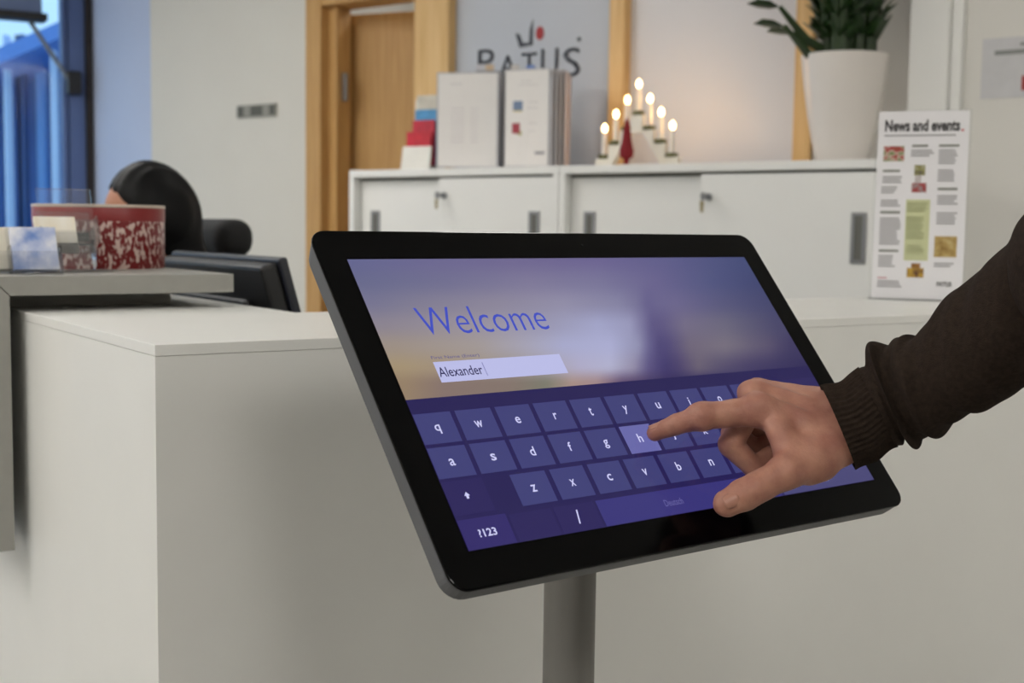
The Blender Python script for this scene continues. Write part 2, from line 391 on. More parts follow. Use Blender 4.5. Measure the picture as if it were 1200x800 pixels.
sh = thing('counter_shelf', 'grey laminate waterfall shelf folded over the left end of the white counter', 'shelf', mw=DESKF)
x0, x1, x2, zb, zt, T0, T1 = -.044, -.019, .276, 1.106, 1.131, .50, 1.45
g = .0006
MB().prism([(x0+g, zt), (x2, zt), (x2, zb), (x1+g, zb)], 'y', T0, T1).build('shelf_board', GREYLAM, sh, bevel=.0008)
MB().prism([(x0, zt-g), (x1, zb-g), (x1, .782), (x0, .782)], 'y', T0, T1).build('side_board', GREYLAM, sh, bevel=.0008)
MB().box(-.012, .228, .62, T1-.05, ZT, zb).build('spacer', GREYLAM, sh)

wd = thing('work_desk', 'grey work desk hidden behind the white reception counter', 'desk', mw=DESKF)
MB().box(LW+.01, 1.7, FWD+.01, 1.16, .715, .74).build('desk_top', GREYLAM, wd, bevel=.002)
for s_, t_ in ((.36, .45), (1.62, .45), (.36, 1.1), (1.62, 1.1)): MB().box(s_-.025, s_+.025, t_-.025, t_+.025, 0, .715).build('leg', ALU, wd)

# ------------------------------------------------------------------ touchscreen kiosk
ya, ti = 0.66591702, 0.87832645
KX = np.array([math.cos(ya), math.sin(ya), 0]); KB = np.array([-math.sin(ya), math.cos(ya), 0])
KY = KB*math.cos(ti)+np.array([0, 0, 1])*math.sin(ti); KN = np.cross(KX, KY); KO = np.array([-0.02937735, 0.92850022, 0.96585526])
def TP(x, y, k): return onp(x, y, KO+KN*k/1000, KN)
SW, SH = .4764, .268
kc = KO+KX*SW/2+KY*SH/2
pc = kc-KN*.10
kiosk = thing('touchscreen_kiosk', 'black tilted touchscreen on a grey post showing a welcome form and keyboard', 'touchscreen', (pc[0], pc[1], 0))
kM = Matrix.Translation((-pc[0], -pc[1], 0)) @ frame(KO, KX, KY, KN)
def kpart(o): o.matrix_local = kM; return o
def rrect(x0, y0, x1, y1, r, n=6):
    out = []
    for cx, cy, a in ((x1-r, y1-r, 0), (x0+r, y1-r, 90), (x0+r, y0+r, 180), (x1-r, y0+r, 270)):
        for i in range(n+1):
            t = math.radians(a+90*i/n); out.append((cx+r*math.cos(t), cy+r*math.sin(t)))
    return out
GX0, GY0, GX1, GY1 = -.0255, -.0295, .5025, .2985
kpart(MB().prism(rrect(GX0, GY0, GX1, GY1, .015), 'z', -.0032, 0).build('bezel_glass', BLACKG, kiosk, bevel=.0012))
# housing: tapered shell behind the glass
ra = rrect(GX0+.0005, GY0+.0005, GX1-.0005, GY1-.0005, .015); rb = rrect(GX0+.002, GY0+.001, GX1-.002, GY1-.006, .017); rc = rrect(GX0+.05, GY0+.05, GX1-.05, GY1-.05, .03)
n = len(ra); hb = MB()
hb.add([(x, y, -.0033) for x, y in ra]+[(x, y, -.0190) for x, y in rb]+[(x, y, -.034) for x, y in rc],
       [(i+n, (i+1) % n+n, (i+1) % n, i) for i in range(n)]+[(i+2*n, (i+1) % n+2*n, (i+1) % n+n, i+n) for i in range(n)]+[tuple(range(n)), tuple(range(2*n, 3*n))[::-1]])
kpart(hb.build('housing', HOUSE, kiosk, bevel=.0015))
kpart(MB().box(SW/2-.09, SW/2+.09, SH/2-.06, SH/2+.06, -.046, -.034).build('mount_plate', HOUSE, kiosk, bevel=.002))
kpart(MB().tube([(SW/2-.035, SH/2, -.085), (SW/2+.035, SH/2, -.085)], .018, 20).build('hinge_barrel', POSTM, kiosk, smooth=True))
kpart(MB().box(SW/2-.02, SW/2+.02, SH/2-.02, SH/2+.02, -.09, -.046).build('hinge_arm', POSTM, kiosk, bevel=.002))
MB().lathe([(.0245, .012), (.0245, pc[2]-.03), (.022, pc[2]-.012)], n=40).build('post', POSTM, kiosk, smooth=True)
MB().lathe([(.19, 0), (.19, .006), (.185, .010), (.03, .012), (.03, .018), (.0245, .02)], n=48).build('base', POSTM, kiosk, smooth=True)

# screen picture
NXs, NYs = 96, 40
rows = {305: [(410,(104,106,148)),(500,(112,108,150)),(600,(116,108,150)),(700,(112,104,150)),(780,(98,96,142)),(870,(70,78,122))],
 330: [(425,(108,110,145)),(520,(118,116,150)),(620,(132,126,158)),(700,(126,122,158)),(770,(108,102,146)),(830,(84,88,132)),(885,(66,72,116))],
 355: [(440,(124,122,150)),(490,(134,130,152)),(580,(146,140,160)),(660,(152,148,174)),(725,(138,136,168)),(745,(124,120,156)),(758,(106,100,144)),(770,(110,104,146)),(792,(112,106,146)),(850,(88,88,126)),(900,(70,72,112))],
 380: [(450,(146,138,150)),(540,(158,150,160)),(640,(160,158,184)),(700,(170,172,208)),(738,(160,160,194)),(752,(128,124,162)),(764,(96,88,134)),(776,(98,90,134)),(802,(120,112,138)),(850,(110,106,128)),(910,(74,72,108))],
 405: [(465,(164,150,138)),(560,(170,160,156)),(660,(176,178,212)),(715,(180,182,218)),(748,(152,152,184)),(760,(108,102,146)),(772,(80,72,122)),(784,(84,76,122)),(808,(116,106,126)),(850,(124,116,130)),(900,(92,84,112)),(925,(64,58,98))],
 430: [(470,(172,152,120)),(520,(168,150,128)),(600,(166,156,150)),(680,(184,180,208)),(715,(186,186,214)),(742,(156,150,176)),(760,(96,88,134)),(780,(66,57,110)),(794,(76,66,110)),(818,(110,100,118)),(840,(92,84,112)),(880,(70,62,102)),(940,(50,44,90))],
 449: [(475,(156,134,108)),(520,(140,120,112)),(600,(138,122,112)),(640,(130,128,112)),(670,(176,150,140)),(700,(168,140,140)),(730,(96,76,110)),(790,(50,42,92)),(870,(46,40,90)),(950,(46,40,88))]}
def proj(p): q_ = WR.T @ (np.asarray(p)-CP); return 600+F*q_[0]/q_[2], 400+F*q_[1]/q_[2]
ry = sorted(rows)
def wall_colour(px_, py_):         # blurred evening wallpaper, blended between measured rows
    def row(y): 
        a = rows[y]; return np.array([np.interp(px_, [t[0] for t in a], [t[1][c] for t in a]) for c in range(3)])
    py_ = min(max(py_, ry[0]), ry[-1]); k = max(i for i in range(len(ry)-1) if ry[i] <= py_); u = (py_-ry[k])/(ry[k+1]-ry[k]); u = u*u*(3-2*u)*.6+u*.4
    return row(ry[k])*(1-u)+row(ry[k+1])*u
sv = []; sc = []; sf = []
for j in range(NYs+1):
    for i in range(NXs+1):
        x = 476.4*i/NXs; y = 131+137*j/NYs; c_ = wall_colour(*proj(KO+KX*x/1000+KY*y/1000)); sc.append(lin(tuple(c_*np.array([.94, .94, .95])))); sv.append((x/1000, y/1000, .0002))
for j in range(NYs):
    for i in range(NXs): k = j*(NXs+1)+i; sf.append((k, k+1, k+NXs+2, k+NXs+1))
me = bpy.data.meshes.new('screen'); me.from_pydata(sv, [], sf); at = me.color_attributes.new('picture', 'FLOAT_COLOR', 'POINT')
at.data.foreach_set('color', np.c_[np.array(sc), np.ones(len(sc))].ravel())
screen = kpart(obj('screen', me, attr_screen('screen_wallpaper'), kiosk))
def sq(name, x0, y0, x1, y1, z, m): return MB().box(x0/1000, x1/1000, y0/1000, y1/1000, 0, z/1e6).build(name, m, screen)
KBG = lit('px_keyboard', (40, 34, 84)); KEY = lit('px_key', (64, 65, 118)); KEYD = lit('px_key_dark', (45, 38, 90)); KEYH = lit('px_key_pressed', (104, 104, 168)); KSP = lit('px_space', (58, 54, 120))
KTX = lit('px_letter', (206, 206, 245)); KTD = lit('px_letter_dim', (104, 100, 160))
sq('keyboard', 0, 0, 476.4, 131, 250, KBG)
def key(x0, y0, x1, y1, s=None, m=KEY, tm=KTX, tw=None, th_=8, ty=None, bold=.012):
    sq('key', x0, y0, x1, y1, 300, m)
    if s:
        cx, cy = (x0+x1)/2, (y0+y1)/2 if ty is None else ty
        tw = .88*(tw or {'i': 1.6, 'l': 1.6, 'j': 3, 'w': 8.5, 'm': 8.5, 't': 4, 'f': 4, 'r': 4}.get(s, 5.8))
        hh = 8.3 if s in 'tdfhklbi' else 8.3 if s in 'qpgyj' else 6.2
        dy = -1.6 if s in 'qpgyj' else .4
        obj('key_letter', text_mesh('key_letter', s, (cx-tw/2)/1000, (cy-3.8+dy)/1000, (cx+tw/2)/1000, (cy-3.8+dy+hh)/1000, .0004, bold), tm, screen)
PT = 39.25; KW = 34.8
for i, s in enumerate('qwertyuiop'): key(.4+PT*i, 90.3, .4+PT*i+KW, 117.6, s)
key(.4+PT*10, 90.3, 476, 117.6, None, KEYD)
for i, s in enumerate('asdfghjkl'): key(.4+PT*i, 60.2, .4+PT*i+KW, 87, s, KEYH if s == 'h' else KEY)
key(.4+PT*9, 60.2, 476, 87, None, KEYD)
for i, s in enumerate('zxcvbnm'): key(64.4+PT*1.012*i, 28.6, 64.4+PT*1.012*i+KW, 56.2, s)
key(.4, 28.6, 38, 57.5, None, KEYD)
# shift arrow
MB().add([(.0185+x_*.00065, .0440+y_*.00065, .0004) for x_, y_ in ((0, 4.8), (-4, -.2), (-1.7, -.2), (-1.7, -4), (1.7, -4), (1.7, -.2), (4, -.2))], [(0, 1, 2, 3, 4, 5, 6)]).build('shift_arrow', KTX, screen)
key(345, 28.6, 380, 56.2, ',', tw=1.5); key(384.5, 28.6, 476, 56.2, None, KEYD)
key(.4, .4, 45, 25, None, lit('px_key_mode', (52, 44, 104)))
obj('key_letter', text_mesh('key_letter', '?123', .0145, .0090, .0310, .0155, .0004, .02), KTX, screen)
key(47.5, .4, 88.5, 23.5, None, KEYD); key(91, .4, 132.5, 23.5, None, KEYD)
obj('key_letter', text_mesh('key_letter', '/', .1095, .0065, .1135, .0185, .0004, .02), KTX, screen)
key(135, .4, 345, 23.5, None, KSP)
obj('key_letter', text_mesh('key_letter', 'Deutsch', .205, .0085, .226, .0145, .0004), KTD, screen)
key(348, .4, 476, 23.5, None, lit('px_key_grey', (72, 70, 116)))
obj('key_letter', text_mesh('key_letter', '.', .4118, .0068, .4142, .0092, .0004, .02), KTX, screen)
obj('welcome_text', text_mesh('welcome_text', 'Welcome', .0425, .1898, .1750, .2172, .0004, -.008), lit('px_blue', (66, 80, 190)), screen)
obj('field_caption', text_mesh('field_caption', 'First Name (Enter)', .0395, .1655, .0870, .1695, .0004), lit('px_caption', (92, 88, 140)), screen)
sq('input_field', 39.5, 144.2, 171, 163.8, 300, lit('px_field', (186, 188, 230)))
obj('typed_text', text_mesh('typed_text', 'Alexander', .0405, .1492, .0838, .1585, .0004, .006), lit('px_dark', (42, 38, 84)), screen)
sq('text_cursor', 86.2, 147.5, 86.9, 160.5, 400, lit('px_cursor', (130, 130, 180)))
kpart(MB().lathe([(.0012, .0001), (.0012, .0003), (0, .0003)], .262, .2835, 12).build('front_camera', mat('lens_dark', (26, 30, 40), .1), kiosk))

# ------------------------------------------------------------------ the visitor: hand and arm
W3 = lambda *a: np.array(a, float)
imcp = TP(889, 481, 64); ipip = TP(822, 488, 40); idip = TP(793, 497, 23); itip = TP(768, 507, 9.0)
mm = imcp+W3(.001, .021, .0090); rm = mm+W3(.006, .019, .002); pm = rm+W3(.008, .017, -.005)
mp = ony(856, 521, 1.112); md = ony(884, 548, 1.112); mt = ony(902, 533, 1.116)
rp_ = rm+W3(-.022, -.002, -.036); rd = rp_+W3(.022, .0, -.016); rt = rd+W3(.014, -.002, .012)
pp = pm+W3(-.016, -.002, -.028); pd = pp+W3(.018, 0, -.012); pt = pd+W3(.012, 0, .010)
tt = ony(851, 590, 1.040); ti_ = ony(884, 573, 1.046); tm_ = ony(922, 552, 1.058); tc = ony(962, 532, 1.078)
wr = ony(982, 520, 1.088); wu = ony(976, 480, 1.112); ar = ony(1034, 496, 1.089); au = ony(1026, 472, 1.100)
def hand_sdf(p):
    palm = cone(p, imcp, wr, .0125, .0165)
    for a, b, r0, r1 in ((mm, (wr+wu)/2, .0125, .0165), (rm, wu, .0118, .016), (pm, wu, .0105, .0145), (tc, tm_, .0175, .0140), (wr, ar, .0178, .017), (wu, au, .0160, .016), ((wr+wu)/2, (ar+au)/2, .018, .017)):
        palm = smin(palm, cone(p, a, b, r0, r1), .010)
    palm = smin(palm, ellip(p, ony(948, 540, 1.075), (.024, .018, .019)), .010)
    palm = smin(palm, cone(p, ony(912, 505, 1.082), ony(926, 535, 1.072), .0105, .0115), .010)      # web of the thumb
    idx = smin(smin(cone(p, imcp, ipip, .0128, .0112), cone(p, ipip, idip, .0110, .0086), .004), cone(p, idip, itip, .0086, .0072), .003)
    idx = smin(idx, ellip(p, ipip+KN*.0012, (.0118, .0112, .0118)), .004)
    thb = smin(cone(p, tm_, ti_, .0140, .0126), cone(p, ti_, tt, .0124, .0110), .004)
    thb = smin(thb, ellip(p, tt*.45+ti_*.55, (.0130, .0122, .0130)), .004)
    d = smin(palm, idx, .007); d = smin(d, thb, .006)
    d = smin(d, ellip(p, imcp+W3(-.002, 0, .0045), (.0125, .0115, .0105)), .006); d = smin(d, ellip(p, mm+W3(-.004, -.002, .0045), (.0125, .0115, .0105)), .006)
    # tendons on the back of the hand
    for a, b in ((imcp, wr), (mm, (wr+wu)/2)):
        d = smin(d, cone(p, a+W3(.004, -.003, .0108), a*.35+b*.65+W3(0, -.004, .0135), .0026, .0018), .005)
    for ch, r in (((mm, mp, md, mt), (.0118, .0105, .0092, .0080)), ((rm, rp_, rd, rt), (.0112, .0100, .0088, .0076)), ((pm, pp, pd, pt), (.0100, .0088, .0078, .0068))):
        f1 = cone(p, ch[0], ch[1], r[0], r[1]); f2 = smin(cone(p, ch[1], ch[2], r[1], r[2]), cone(p, ch[2], ch[3], r[2], r[3]), .003)
        d = smin(d, f1, .005); d = smin(d, f2, .0018)
    # creases over the thumb and index joints
    for c, ax, k in ((ti_, tt-ti_, .00055), (ipip, idip-ipip, .0004), (idip, itip-idip, .0003)):
        ax = ax/np.linalg.norm(ax); s_ = (p-c) @ ax; r_ = np.linalg.norm(p-c, axis=-1)
        d = d+k*np.cos(s_*2*PI/.0034)*np.exp(-(s_/.005)**2)*np.exp(-(r_/.017)**2)
    d = d+.00035*np.sin(p[..., 0]*310+p[..., 2]*190)*np.sin(p[..., 1]*280-p[..., 2]*120)
    return d
allp = np.array([imcp, ipip, idip, itip, mm, rm, pm, mp, md, mt, rp_, rd, rt, pp, pd, pt, tt, ti_, tm_, tc, wr, wu])
hand_me = sdf_mesh('hand', hand_sdf, allp.min(0)-.024, allp.max(0)+W3(.045, .03, .03), .0015)

# arm sections measured from top and bottom edge of the sleeve: (top px, bottom px, depth)
secs = [((962, 453), (1001, 548), 1.094), ((985, 448), (1026, 537), 1.092), ((1006, 432), (1050, 521), 1.089), ((1022, 410), (1070, 519), 1.086), ((1045, 400), (1082, 514), 1.080), ((1075, 389), (1105, 504), 1.070),
        ((1115, 348), (1150, 483), 1.052), ((1160, 300), (1202, 449), 1.030), ((1215, 248), (1268, 412), 1.005)]
ring = []
for a, b, d in secs:
    A_, B_ = ony(*a, d), ony(*b, d); ring.append(((A_+B_)/2, np.linalg.norm(A_-B_)/2, (A_-B_)/np.linalg.norm(A_-B_)))
SHO = W3(.585, .70, 1.405); ELB = W3(.435, .925, 1.185)
ring += [(ELB, .062, ring[-1][2]*.6+W3(-.4, -.1, .3)), (ELB*.5+SHO*.5, .068, W3(-.75, 0, .66)), (SHO, .078, W3(-.8, 0, .6))]
cen = np.array([r[0] for r in ring]); rad = np.array([r[1] for r in ring]); upv = np.array([r[2]/np.linalg.norm(r[2]) for r in ring])
def catmull(a, t):
    i = int(min(max(math.floor(t), 0), len(a)-2)); u = t-i
    p0, p1, p2, p3 = a[max(i-1, 0)], a[i], a[i+1], a[min(i+2, len(a)-1)]
    return .5*(2*p1+(p2-p0)*u+(2*p0-5*p1+4*p2-p3)*u*u+(3*p1-p0-3*p2+p3)*u**3)
def loft(name, t0, t1, steps, nseg, disp, cap=True, asp=.88):
    v = []; f = []
    for j in range(steps+1):
        t = t0+(t1-t0)*j/steps; c = catmull(cen, t); r = catmull(rad, t); u = catmull(upv, t)
        d = catmull(cen, min(t+.05, len(cen)-1))-catmull(cen, max(t-.05, 0)); d /= np.linalg.norm(d)
        u = u/np.linalg.norm(u); wv = np.cross(d, u); wv /= np.linalg.norm(wv)
        for k in range(nseg):
            a = 2*PI*k/nseg; rr = r+disp(t, a, r); v.append(c+u*math.cos(a)*rr+wv*math.sin(a)*rr*asp)
    for j in range(steps):
        for k in range(nseg): f.append((j*nseg+k, (j+1)*nseg+k, (j+1)*nseg+(k+1) % nseg, j*nseg+(k+1) % nseg))
    # inner turned edge at the start
    o = len(v); c = catmull(cen, t0+.25); 
    for k in range(nseg): v.append(c+(np.array(v[k])-catmull(cen, t0))*.86)
    for k in range(nseg): f.append((k, (k+1) % nseg, o+(k+1) % nseg, o+k))
    me = bpy.data.meshes.new(name); me.from_pydata([tuple(map(float, x)) for x in v], [], f); me.update()
    for p_ in me.polygons: p_.use_smooth = True
    return me
def cuff_disp(t, a, r): return .0011*math.cos(a*46)+.0006*math.sin(t*5+a)
def sleeve_disp(t, a, r):
    fold = .0048*math.sin(t*4.2+1.3*math.cos(a-.4)+.6)*math.exp(-((t-3.6)/1.9)**2)
    fold += .0035*math.sin(t*2.3+2.2*math.sin(a)+1)*math.cos(a-.6)+.0016*math.sin(t*9+4*math.sin(a+.5))*math.sin(a*2+t)
    fold += .010*math.exp(-((t-4.0)/.28)**2)*max(0, math.cos(a+.1))**2*.35
    return fold*min(1, (t-1.95)/.35)+.0006*math.sin(a*60)
man = thing('person', 'person in a dark brown knit sweater pressing the touchscreen with an index finger', 'person', (.72, .60, 0))
def mpart(o): o.location = (-.72, -.60, 0); return o
# rest of the figure (to the right of the picture)
HD = W3(.735, .60, 1.665)
FD = W3(-.78, .62, 0); FD = FD/np.linalg.norm(FD); SD = W3(FD[1], -FD[0], 0)      # facing the screen; SD = his right
mc = W3(.735, .605, 0)
SHO2 = mc-SD*.19+W3(0, 0, 1.405); ELB2 = SHO2-SD*.05+FD*.0+W3(0, 0, -.29); WRI2 = ELB2+FD*.06+W3(0, 0, -.25)
RH = np.stack([FD, SD, W3(0, 0, 1)], 1)
def head_sdf(p):
    d = ellip(p, HD+FD*.005, (.098, .076, .118), RH)
    d = smin(d, ellip(p, HD+FD*.03+W3(0, 0, -.06), (.062, .052, .065), RH), .03)
    d = smin(d, cone(p, HD+W3(0, 0, -.08)-FD*.015, mc+W3(0, 0, 1.42), .055, .062), .03)
    d = smin(d, cone(p, HD+FD*.098+W3(0, 0, .012), HD+FD*.115+W3(0, 0, -.022), .008, .014), .012)
    d = smin(d, cone(p, HD+FD*.085+W3(0, 0, -.055)-SD*.018, HD+FD*.085+W3(0, 0, -.055)+SD*.018, .008, .008), .008)
    for s_ in (-1, 1):
        d = smin(d, ellip(p, HD+SD*.078*s_-FD*.01+W3(0, 0, -.005), (.018, .010, .030), RH), .008)
        d = np.maximum(d, -ellip(p, HD+FD*.104+SD*.032*s_+W3(0, 0, .008), (.012, .014, .008), RH))
    return d
def other_hand(p):           # hanging at the side
    h0 = WRI2; ha = cone(p, h0, h0+W3(0, 0, -.085)+FD*.01, .024, .030)
    for k in range(4):
        b = h0+W3(0, 0, -.09)+FD*(-.024+.017*k); mid = b+W3(0, 0, -.045)+SD*.008; ha = smin(ha, cone(p, b, mid, .0095, .0085), .006); ha = smin(ha, cone(p, mid, mid+W3(0, 0, -.035)+SD*.014, .0085, .007), .003)
    ha = smin(ha, cone(p, h0+W3(0, 0, -.03)+FD*.025, h0+W3(0, 0, -.085)+FD*.055, .012, .009), .006)
    return ha
hand_me.name = 'hand'; mpart(obj('hand', hand_me, SKIN, man))
mpart(obj('head', sdf_mesh('head', head_sdf, HD-W3(.16, .16, .28), HD+W3(.17, .17, .16), .008), SKIN, man))
mpart(obj('hand', sdf_mesh('hand', other_hand, WRI2-W3(.12, .12, .22), WRI2+W3(.12, .12, .05), .006), SKIN, man))
mpart(obj('cuff', loft('cuff', 0, 2.05, 60, 184, cuff_disp), SWEAT, man))
mpart(obj('sleeve', loft('sleeve', 1.95, len(cen)-1, 150, 120, sleeve_disp), SWEAT, man))
def torso_sdf(p):
    d = ellip(p, mc+W3(0, 0, 1.22), (.125, .19, .26), RH)
    d = smin(d, ellip(p, mc+W3(0, 0, .98), (.125, .165, .16), RH), .08)
    d = smin(d, cone(p, SHO+W3(.02, 0, -.005), SHO2, .07, .07), .05)
    d = smin(d, cone(p, SHO2, ELB2, .064, .055), .03); d = smin(d, cone(p, ELB2, WRI2, .055, .038), .02)
    d = np.maximum(d, -cone(p, mc+W3(0, 0, 1.45), mc+W3(0, 0, 1.6), .062, .07))
    return d+.003*np.sin(p[..., 2]*45+6*p[..., 0])
mpart(obj('sweater', sdf_mesh('sweater', torso_sdf, mc-W3(.36, .36, -.80), mc+W3(.36, .36, 1.56), .011), SWEAT, man))
TRO = mat('grey_trousers', (96, 92, 86), .9, bump=.3, bscale=700)
def leg_sdf(p):
    d = ellip(p, mc+W3(0, 0, .90), (.118, .16, .14), RH)
    for s_ in (-1, 1):
        hip = mc+SD*.085*s_+W3(0, 0, .86); kn = mc+SD*.10*s_+FD*.02+W3(0, 0, .48); an = mc+SD*.11*s_+W3(0, 0, .07)
        d = smin(d, smin(cone(p, hip, kn, .088, .066), cone(p, kn, an, .064, .056), .03), .03)
    return d
mpart(obj('trousers', sdf_mesh('trousers', leg_sdf, mc-W3(.3, .3, -.03), mc+W3(.3, .3, 1.06), .012), TRO, man))
for s_ in (-1, 1):
    f0_ = mc+SD*.11*s_
    def shoe_sdf(p):
        d = cone(p, f0_-FD*.05+W3(0, 0, .048), f0_+FD*.15+W3(0, 0, .036), .046, .034); return np.maximum(smin(d, cone(p, f0_+W3(0, 0, .05), f0_+W3(0, 0, .10), .048, .045), .02), .002-p[..., 2])
    mpart(obj('shoe', sdf_mesh('shoe', shoe_sdf, f0_-W3(.24, .24, .02), f0_+W3(.24, .24, .17), .010), mat('black_leather', (24, 22, 20), .4), man))
def mhair(p):
    d = ellip(p, HD-FD*.008+W3(0, 0, .012), (.106, .084, .122), RH)
    cut = ((p-HD) @ FD)*.9-(p[..., 2]-HD[2])*.8
    return np.maximum(np.maximum(d, cut-.012), HD[2]-.06-p[..., 2])
mpart(obj('hair', sdf_mesh('hair', mhair, HD-.15, HD+.16, .008), mat('short_brown_hair', (48, 36, 28), .7, bump=.5, bscale=400), man))
# nails
NAIL = mat('fingernail', (178, 128, 110), .35, var=.03)
def nail(c, ax, nm, l, w_, name='fingernail'):
    ax = ax/np.linalg.norm(ax); nm = nm-(nm @ ax)*ax; nm /= np.linalg.norm(nm); sd = np.cross(ax, nm)
    v = []; f = []
    N = 8
    for i in range(N+1):
        for j in range(N+1):
            a = -1+2*i/N; b = -1+2*j/N; k = math.sqrt(max(0, 1-.35*b*b)); 
            v.append(tuple(c+ax*a*l*k*(1 if a < 0 else .9)+sd*b*w_*math.sqrt(max(0, 1-.3*a*a))+nm*(-.45*w_*b*b+.0004)))
    for i in range(N):
        for j in range(N): f.append((i*(N+1)+j, (i+1)*(N+1)+j, (i+1)*(N+1)+j+1, i*(N+1)+j+1))
    me = bpy.data.meshes.new(name); me.from_pydata(v, [], f); me.update()
    o = obj(name, me, NAIL, man, 'all'); so = o.modifiers.new('thick', 'SOLIDIFY'); so.thickness = .0008; so.offset = -1
    return mpart(o)
tview = CP-tt; tview /= np.linalg.norm(tview)
nail(tt*.84+ti_*.16+tview*.0112+W3(0, 0, .001), tt-ti_, tview+W3(.0, .0, .12), .0070, .0058)
inm = np.cross(np.cross(itip-idip, KN), itip-idip); inm = inm/np.linalg.norm(inm)+W3(-.2, .75, .1)
nail(itip*.85+idip*.15+inm/np.linalg.norm(inm)*.0068, itip-idip, inm, .0055, .0046)

# ------------------------------------------------------------------ row of cabinets
CTOP = 1.386; CD = .42
def cabinet(s0, s1, split, handles, keyat, label):
    t = thing('sliding_door_cabinet', label, 'cabinet', group=None, mw=CABF @ Matrix.Translation((s0, 0, 0)))
    W_ = s1-s0-.002; sp = split-s0
    MB().box(0, W_, 0, CD, CTOP-.024, CTOP).build('top_board', CAB, t, bevel=.002)
    MB().box(0, .022, 0, CD, .06, CTOP-.0245).build('side_board', CAB, t, bevel=.002)
    MB().box(W_-.022, W_, 0, CD, .06, CTOP-.0245).build('side_board', CAB, t, bevel=.002)
    MB().box(.022, W_-.022, CD-.012, CD, .06, CTOP-.0245).build('back_board', CAB, t)
    MB().box(.022, W_-.022, .004, CD-.012, .06, .085).build('bottom_board', CAB, t)
    MB().box(.022, W_-.022, .036, .046, CTOP-.034, CTOP-.0245).build('track', mat('track_grey', (120, 120, 112), .5, metal=.4), t)
    MB().box(.01, W_-.01, .03, CD-.01, 0, .06).build('plinth', mat('plinth_grey', (70, 70, 68), .6), t)
    d1 = MB().box(.024, sp+.03, .034, .052, .09, CTOP-.036).build('door', CAB, t, bevel=.0015)
    d2 = MB().box(sp, W_-.024, .006, .026, .09, CTOP-.032).build('door', CAB, t, bevel=.0015)
    for hx, dr, yf in ((handles[0]-s0, d1, .034), (handles[1]-s0, d2, .006)):
        hw = .021; z0, z1 = 1.117, 1.250
        h = MB().box(hx-hw, hx+hw, yf-.0035, yf, z0, z0+.010).box(hx-hw, hx+hw, yf-.0035, yf, z1-.010, z1).box(hx-hw, hx-hw+.011, yf-.0035, yf, z0+.01, z1-.01).box(hx+hw-.011, hx+hw, yf-.0035, yf, z0+.01, z1-.01)
        h.build('handle_frame', ALU, dr, bevel=.001)
        MB().box(hx-hw+.011, hx+hw-.011, yf-.0012, yf, z0+.01, z1-.01).build('handle_recess', mat('recess_grey', (104, 104, 98), .6), dr)
    kx, kz = keyat[0]-s0, keyat[1]
    lk = MB().tube([(kx, .006, kz), (kx, -.004, kz)], .010, 16).build('lock', ALU, d2, smooth=True)
    kb = thing('cabinet_key', 'small brass key in the lock of the '+('narrow left' if s0 == 0 else 'wide right')+' white cabinet', 'key', mw=CABF @ Matrix.Translation((keyat[0], 0, 0)))
    MB().box(-.0015, .0015, -.022, -.0045, kz-.004, kz+.004).build('blade', ALU, kb)
    MB().lathe([(.0, -.0015), (.012, -.0015), (.012, .0015), (0, .0015)], n=16).build('bow', ALU, kb).matrix_local = Matrix.Translation((0, -.030, kz)) @ Matrix.Rotation(PI/2, 4, 'Y')
    tg = MB().prism([(-.006, kz-.012), (.006, kz-.014), (.004, kz-.045), (-.004, kz-.043)], 'y', -.036, -.033).build('tag', mat('brass_key', (150, 138, 96), .5), kb)
    return t
cabinet(0, .88, .40, (.093, .786), (.424, 1.30), 'narrower white sliding-door cabinet carrying the display panels, next to the oak door')
cabinet(.88, 1.94, 1.362, (.972, 1.83), (1.390, 1.292), 'wider white sliding-door cabinet carrying the candle arch and plant')

# logo on the panel: lettering, hook and dot
LG = mat('logo_charcoal', (62, 66, 76), .6); LR = mat('logo_red', (170, 48, 52), .6)
lg = thing('wall_sign', 'dark lettered company logo with a hook and red dot on the grey wall panel', 'sign', mw=CABF @ Matrix.Translation((0, WO+.02, 0)))
def lpiece(me, m_, name='letter'):
    o = obj(name, me, m_, lg); o.matrix_local = Matrix.Rotation(PI/2, 4, 'X'); so = o.modifiers.new('thick', 'SOLIDIFY'); so.thickness = .003; so.offset = 1; return o
def lp(x, y): s_, z_ = cs(x, y, -WO-.02); return s_, z_
for ch, xa, xb, yt, yb in (('P', 561, 579, 58, 87), ('A', 586, 605, 65, 88), ('T', 612, 629, 62, 88), ('U', 635, 654, 57, 89), ('S', 661, 680, 56, 89)):
    sa, z1 = lp(xa, yt); sb_, z0 = lp(xb, yb); z1 = (z1+lp(xb, yt)[1])/2
    lpiece(text_mesh('letter', ch, sa, z0, sb_, z1, .001, -.005), LG)
hk = [lp(x, y) for x, y in ((604, 39), (609, 40), (613, 50), (620, 50), (621, 34), (625, 22), (624.5, 53), (609, 56))]
lpiece(MB().add([(x, y, .001) for x, y in hk], [tuple(range(len(hk)))]).mesh('letter'), LG)
c_ = lp(633, 39); lpiece(MB().add([(c_[0]+.0165*math.cos(2*PI*i/20), c_[1]+.0235*math.sin(2*PI*i/20), .001) for i in range(20)], [tuple(range(20))]).mesh('dot'), LR, 'dot')
c_ = lp(679, 46); lpiece(MB().add([(c_[0]+.007*math.cos(2*PI*i/12), c_[1]+.007*math.sin(2*PI*i/12), .001) for i in range(12)], [tuple(range(12))]).mesh('dot'), LG, 'dot')

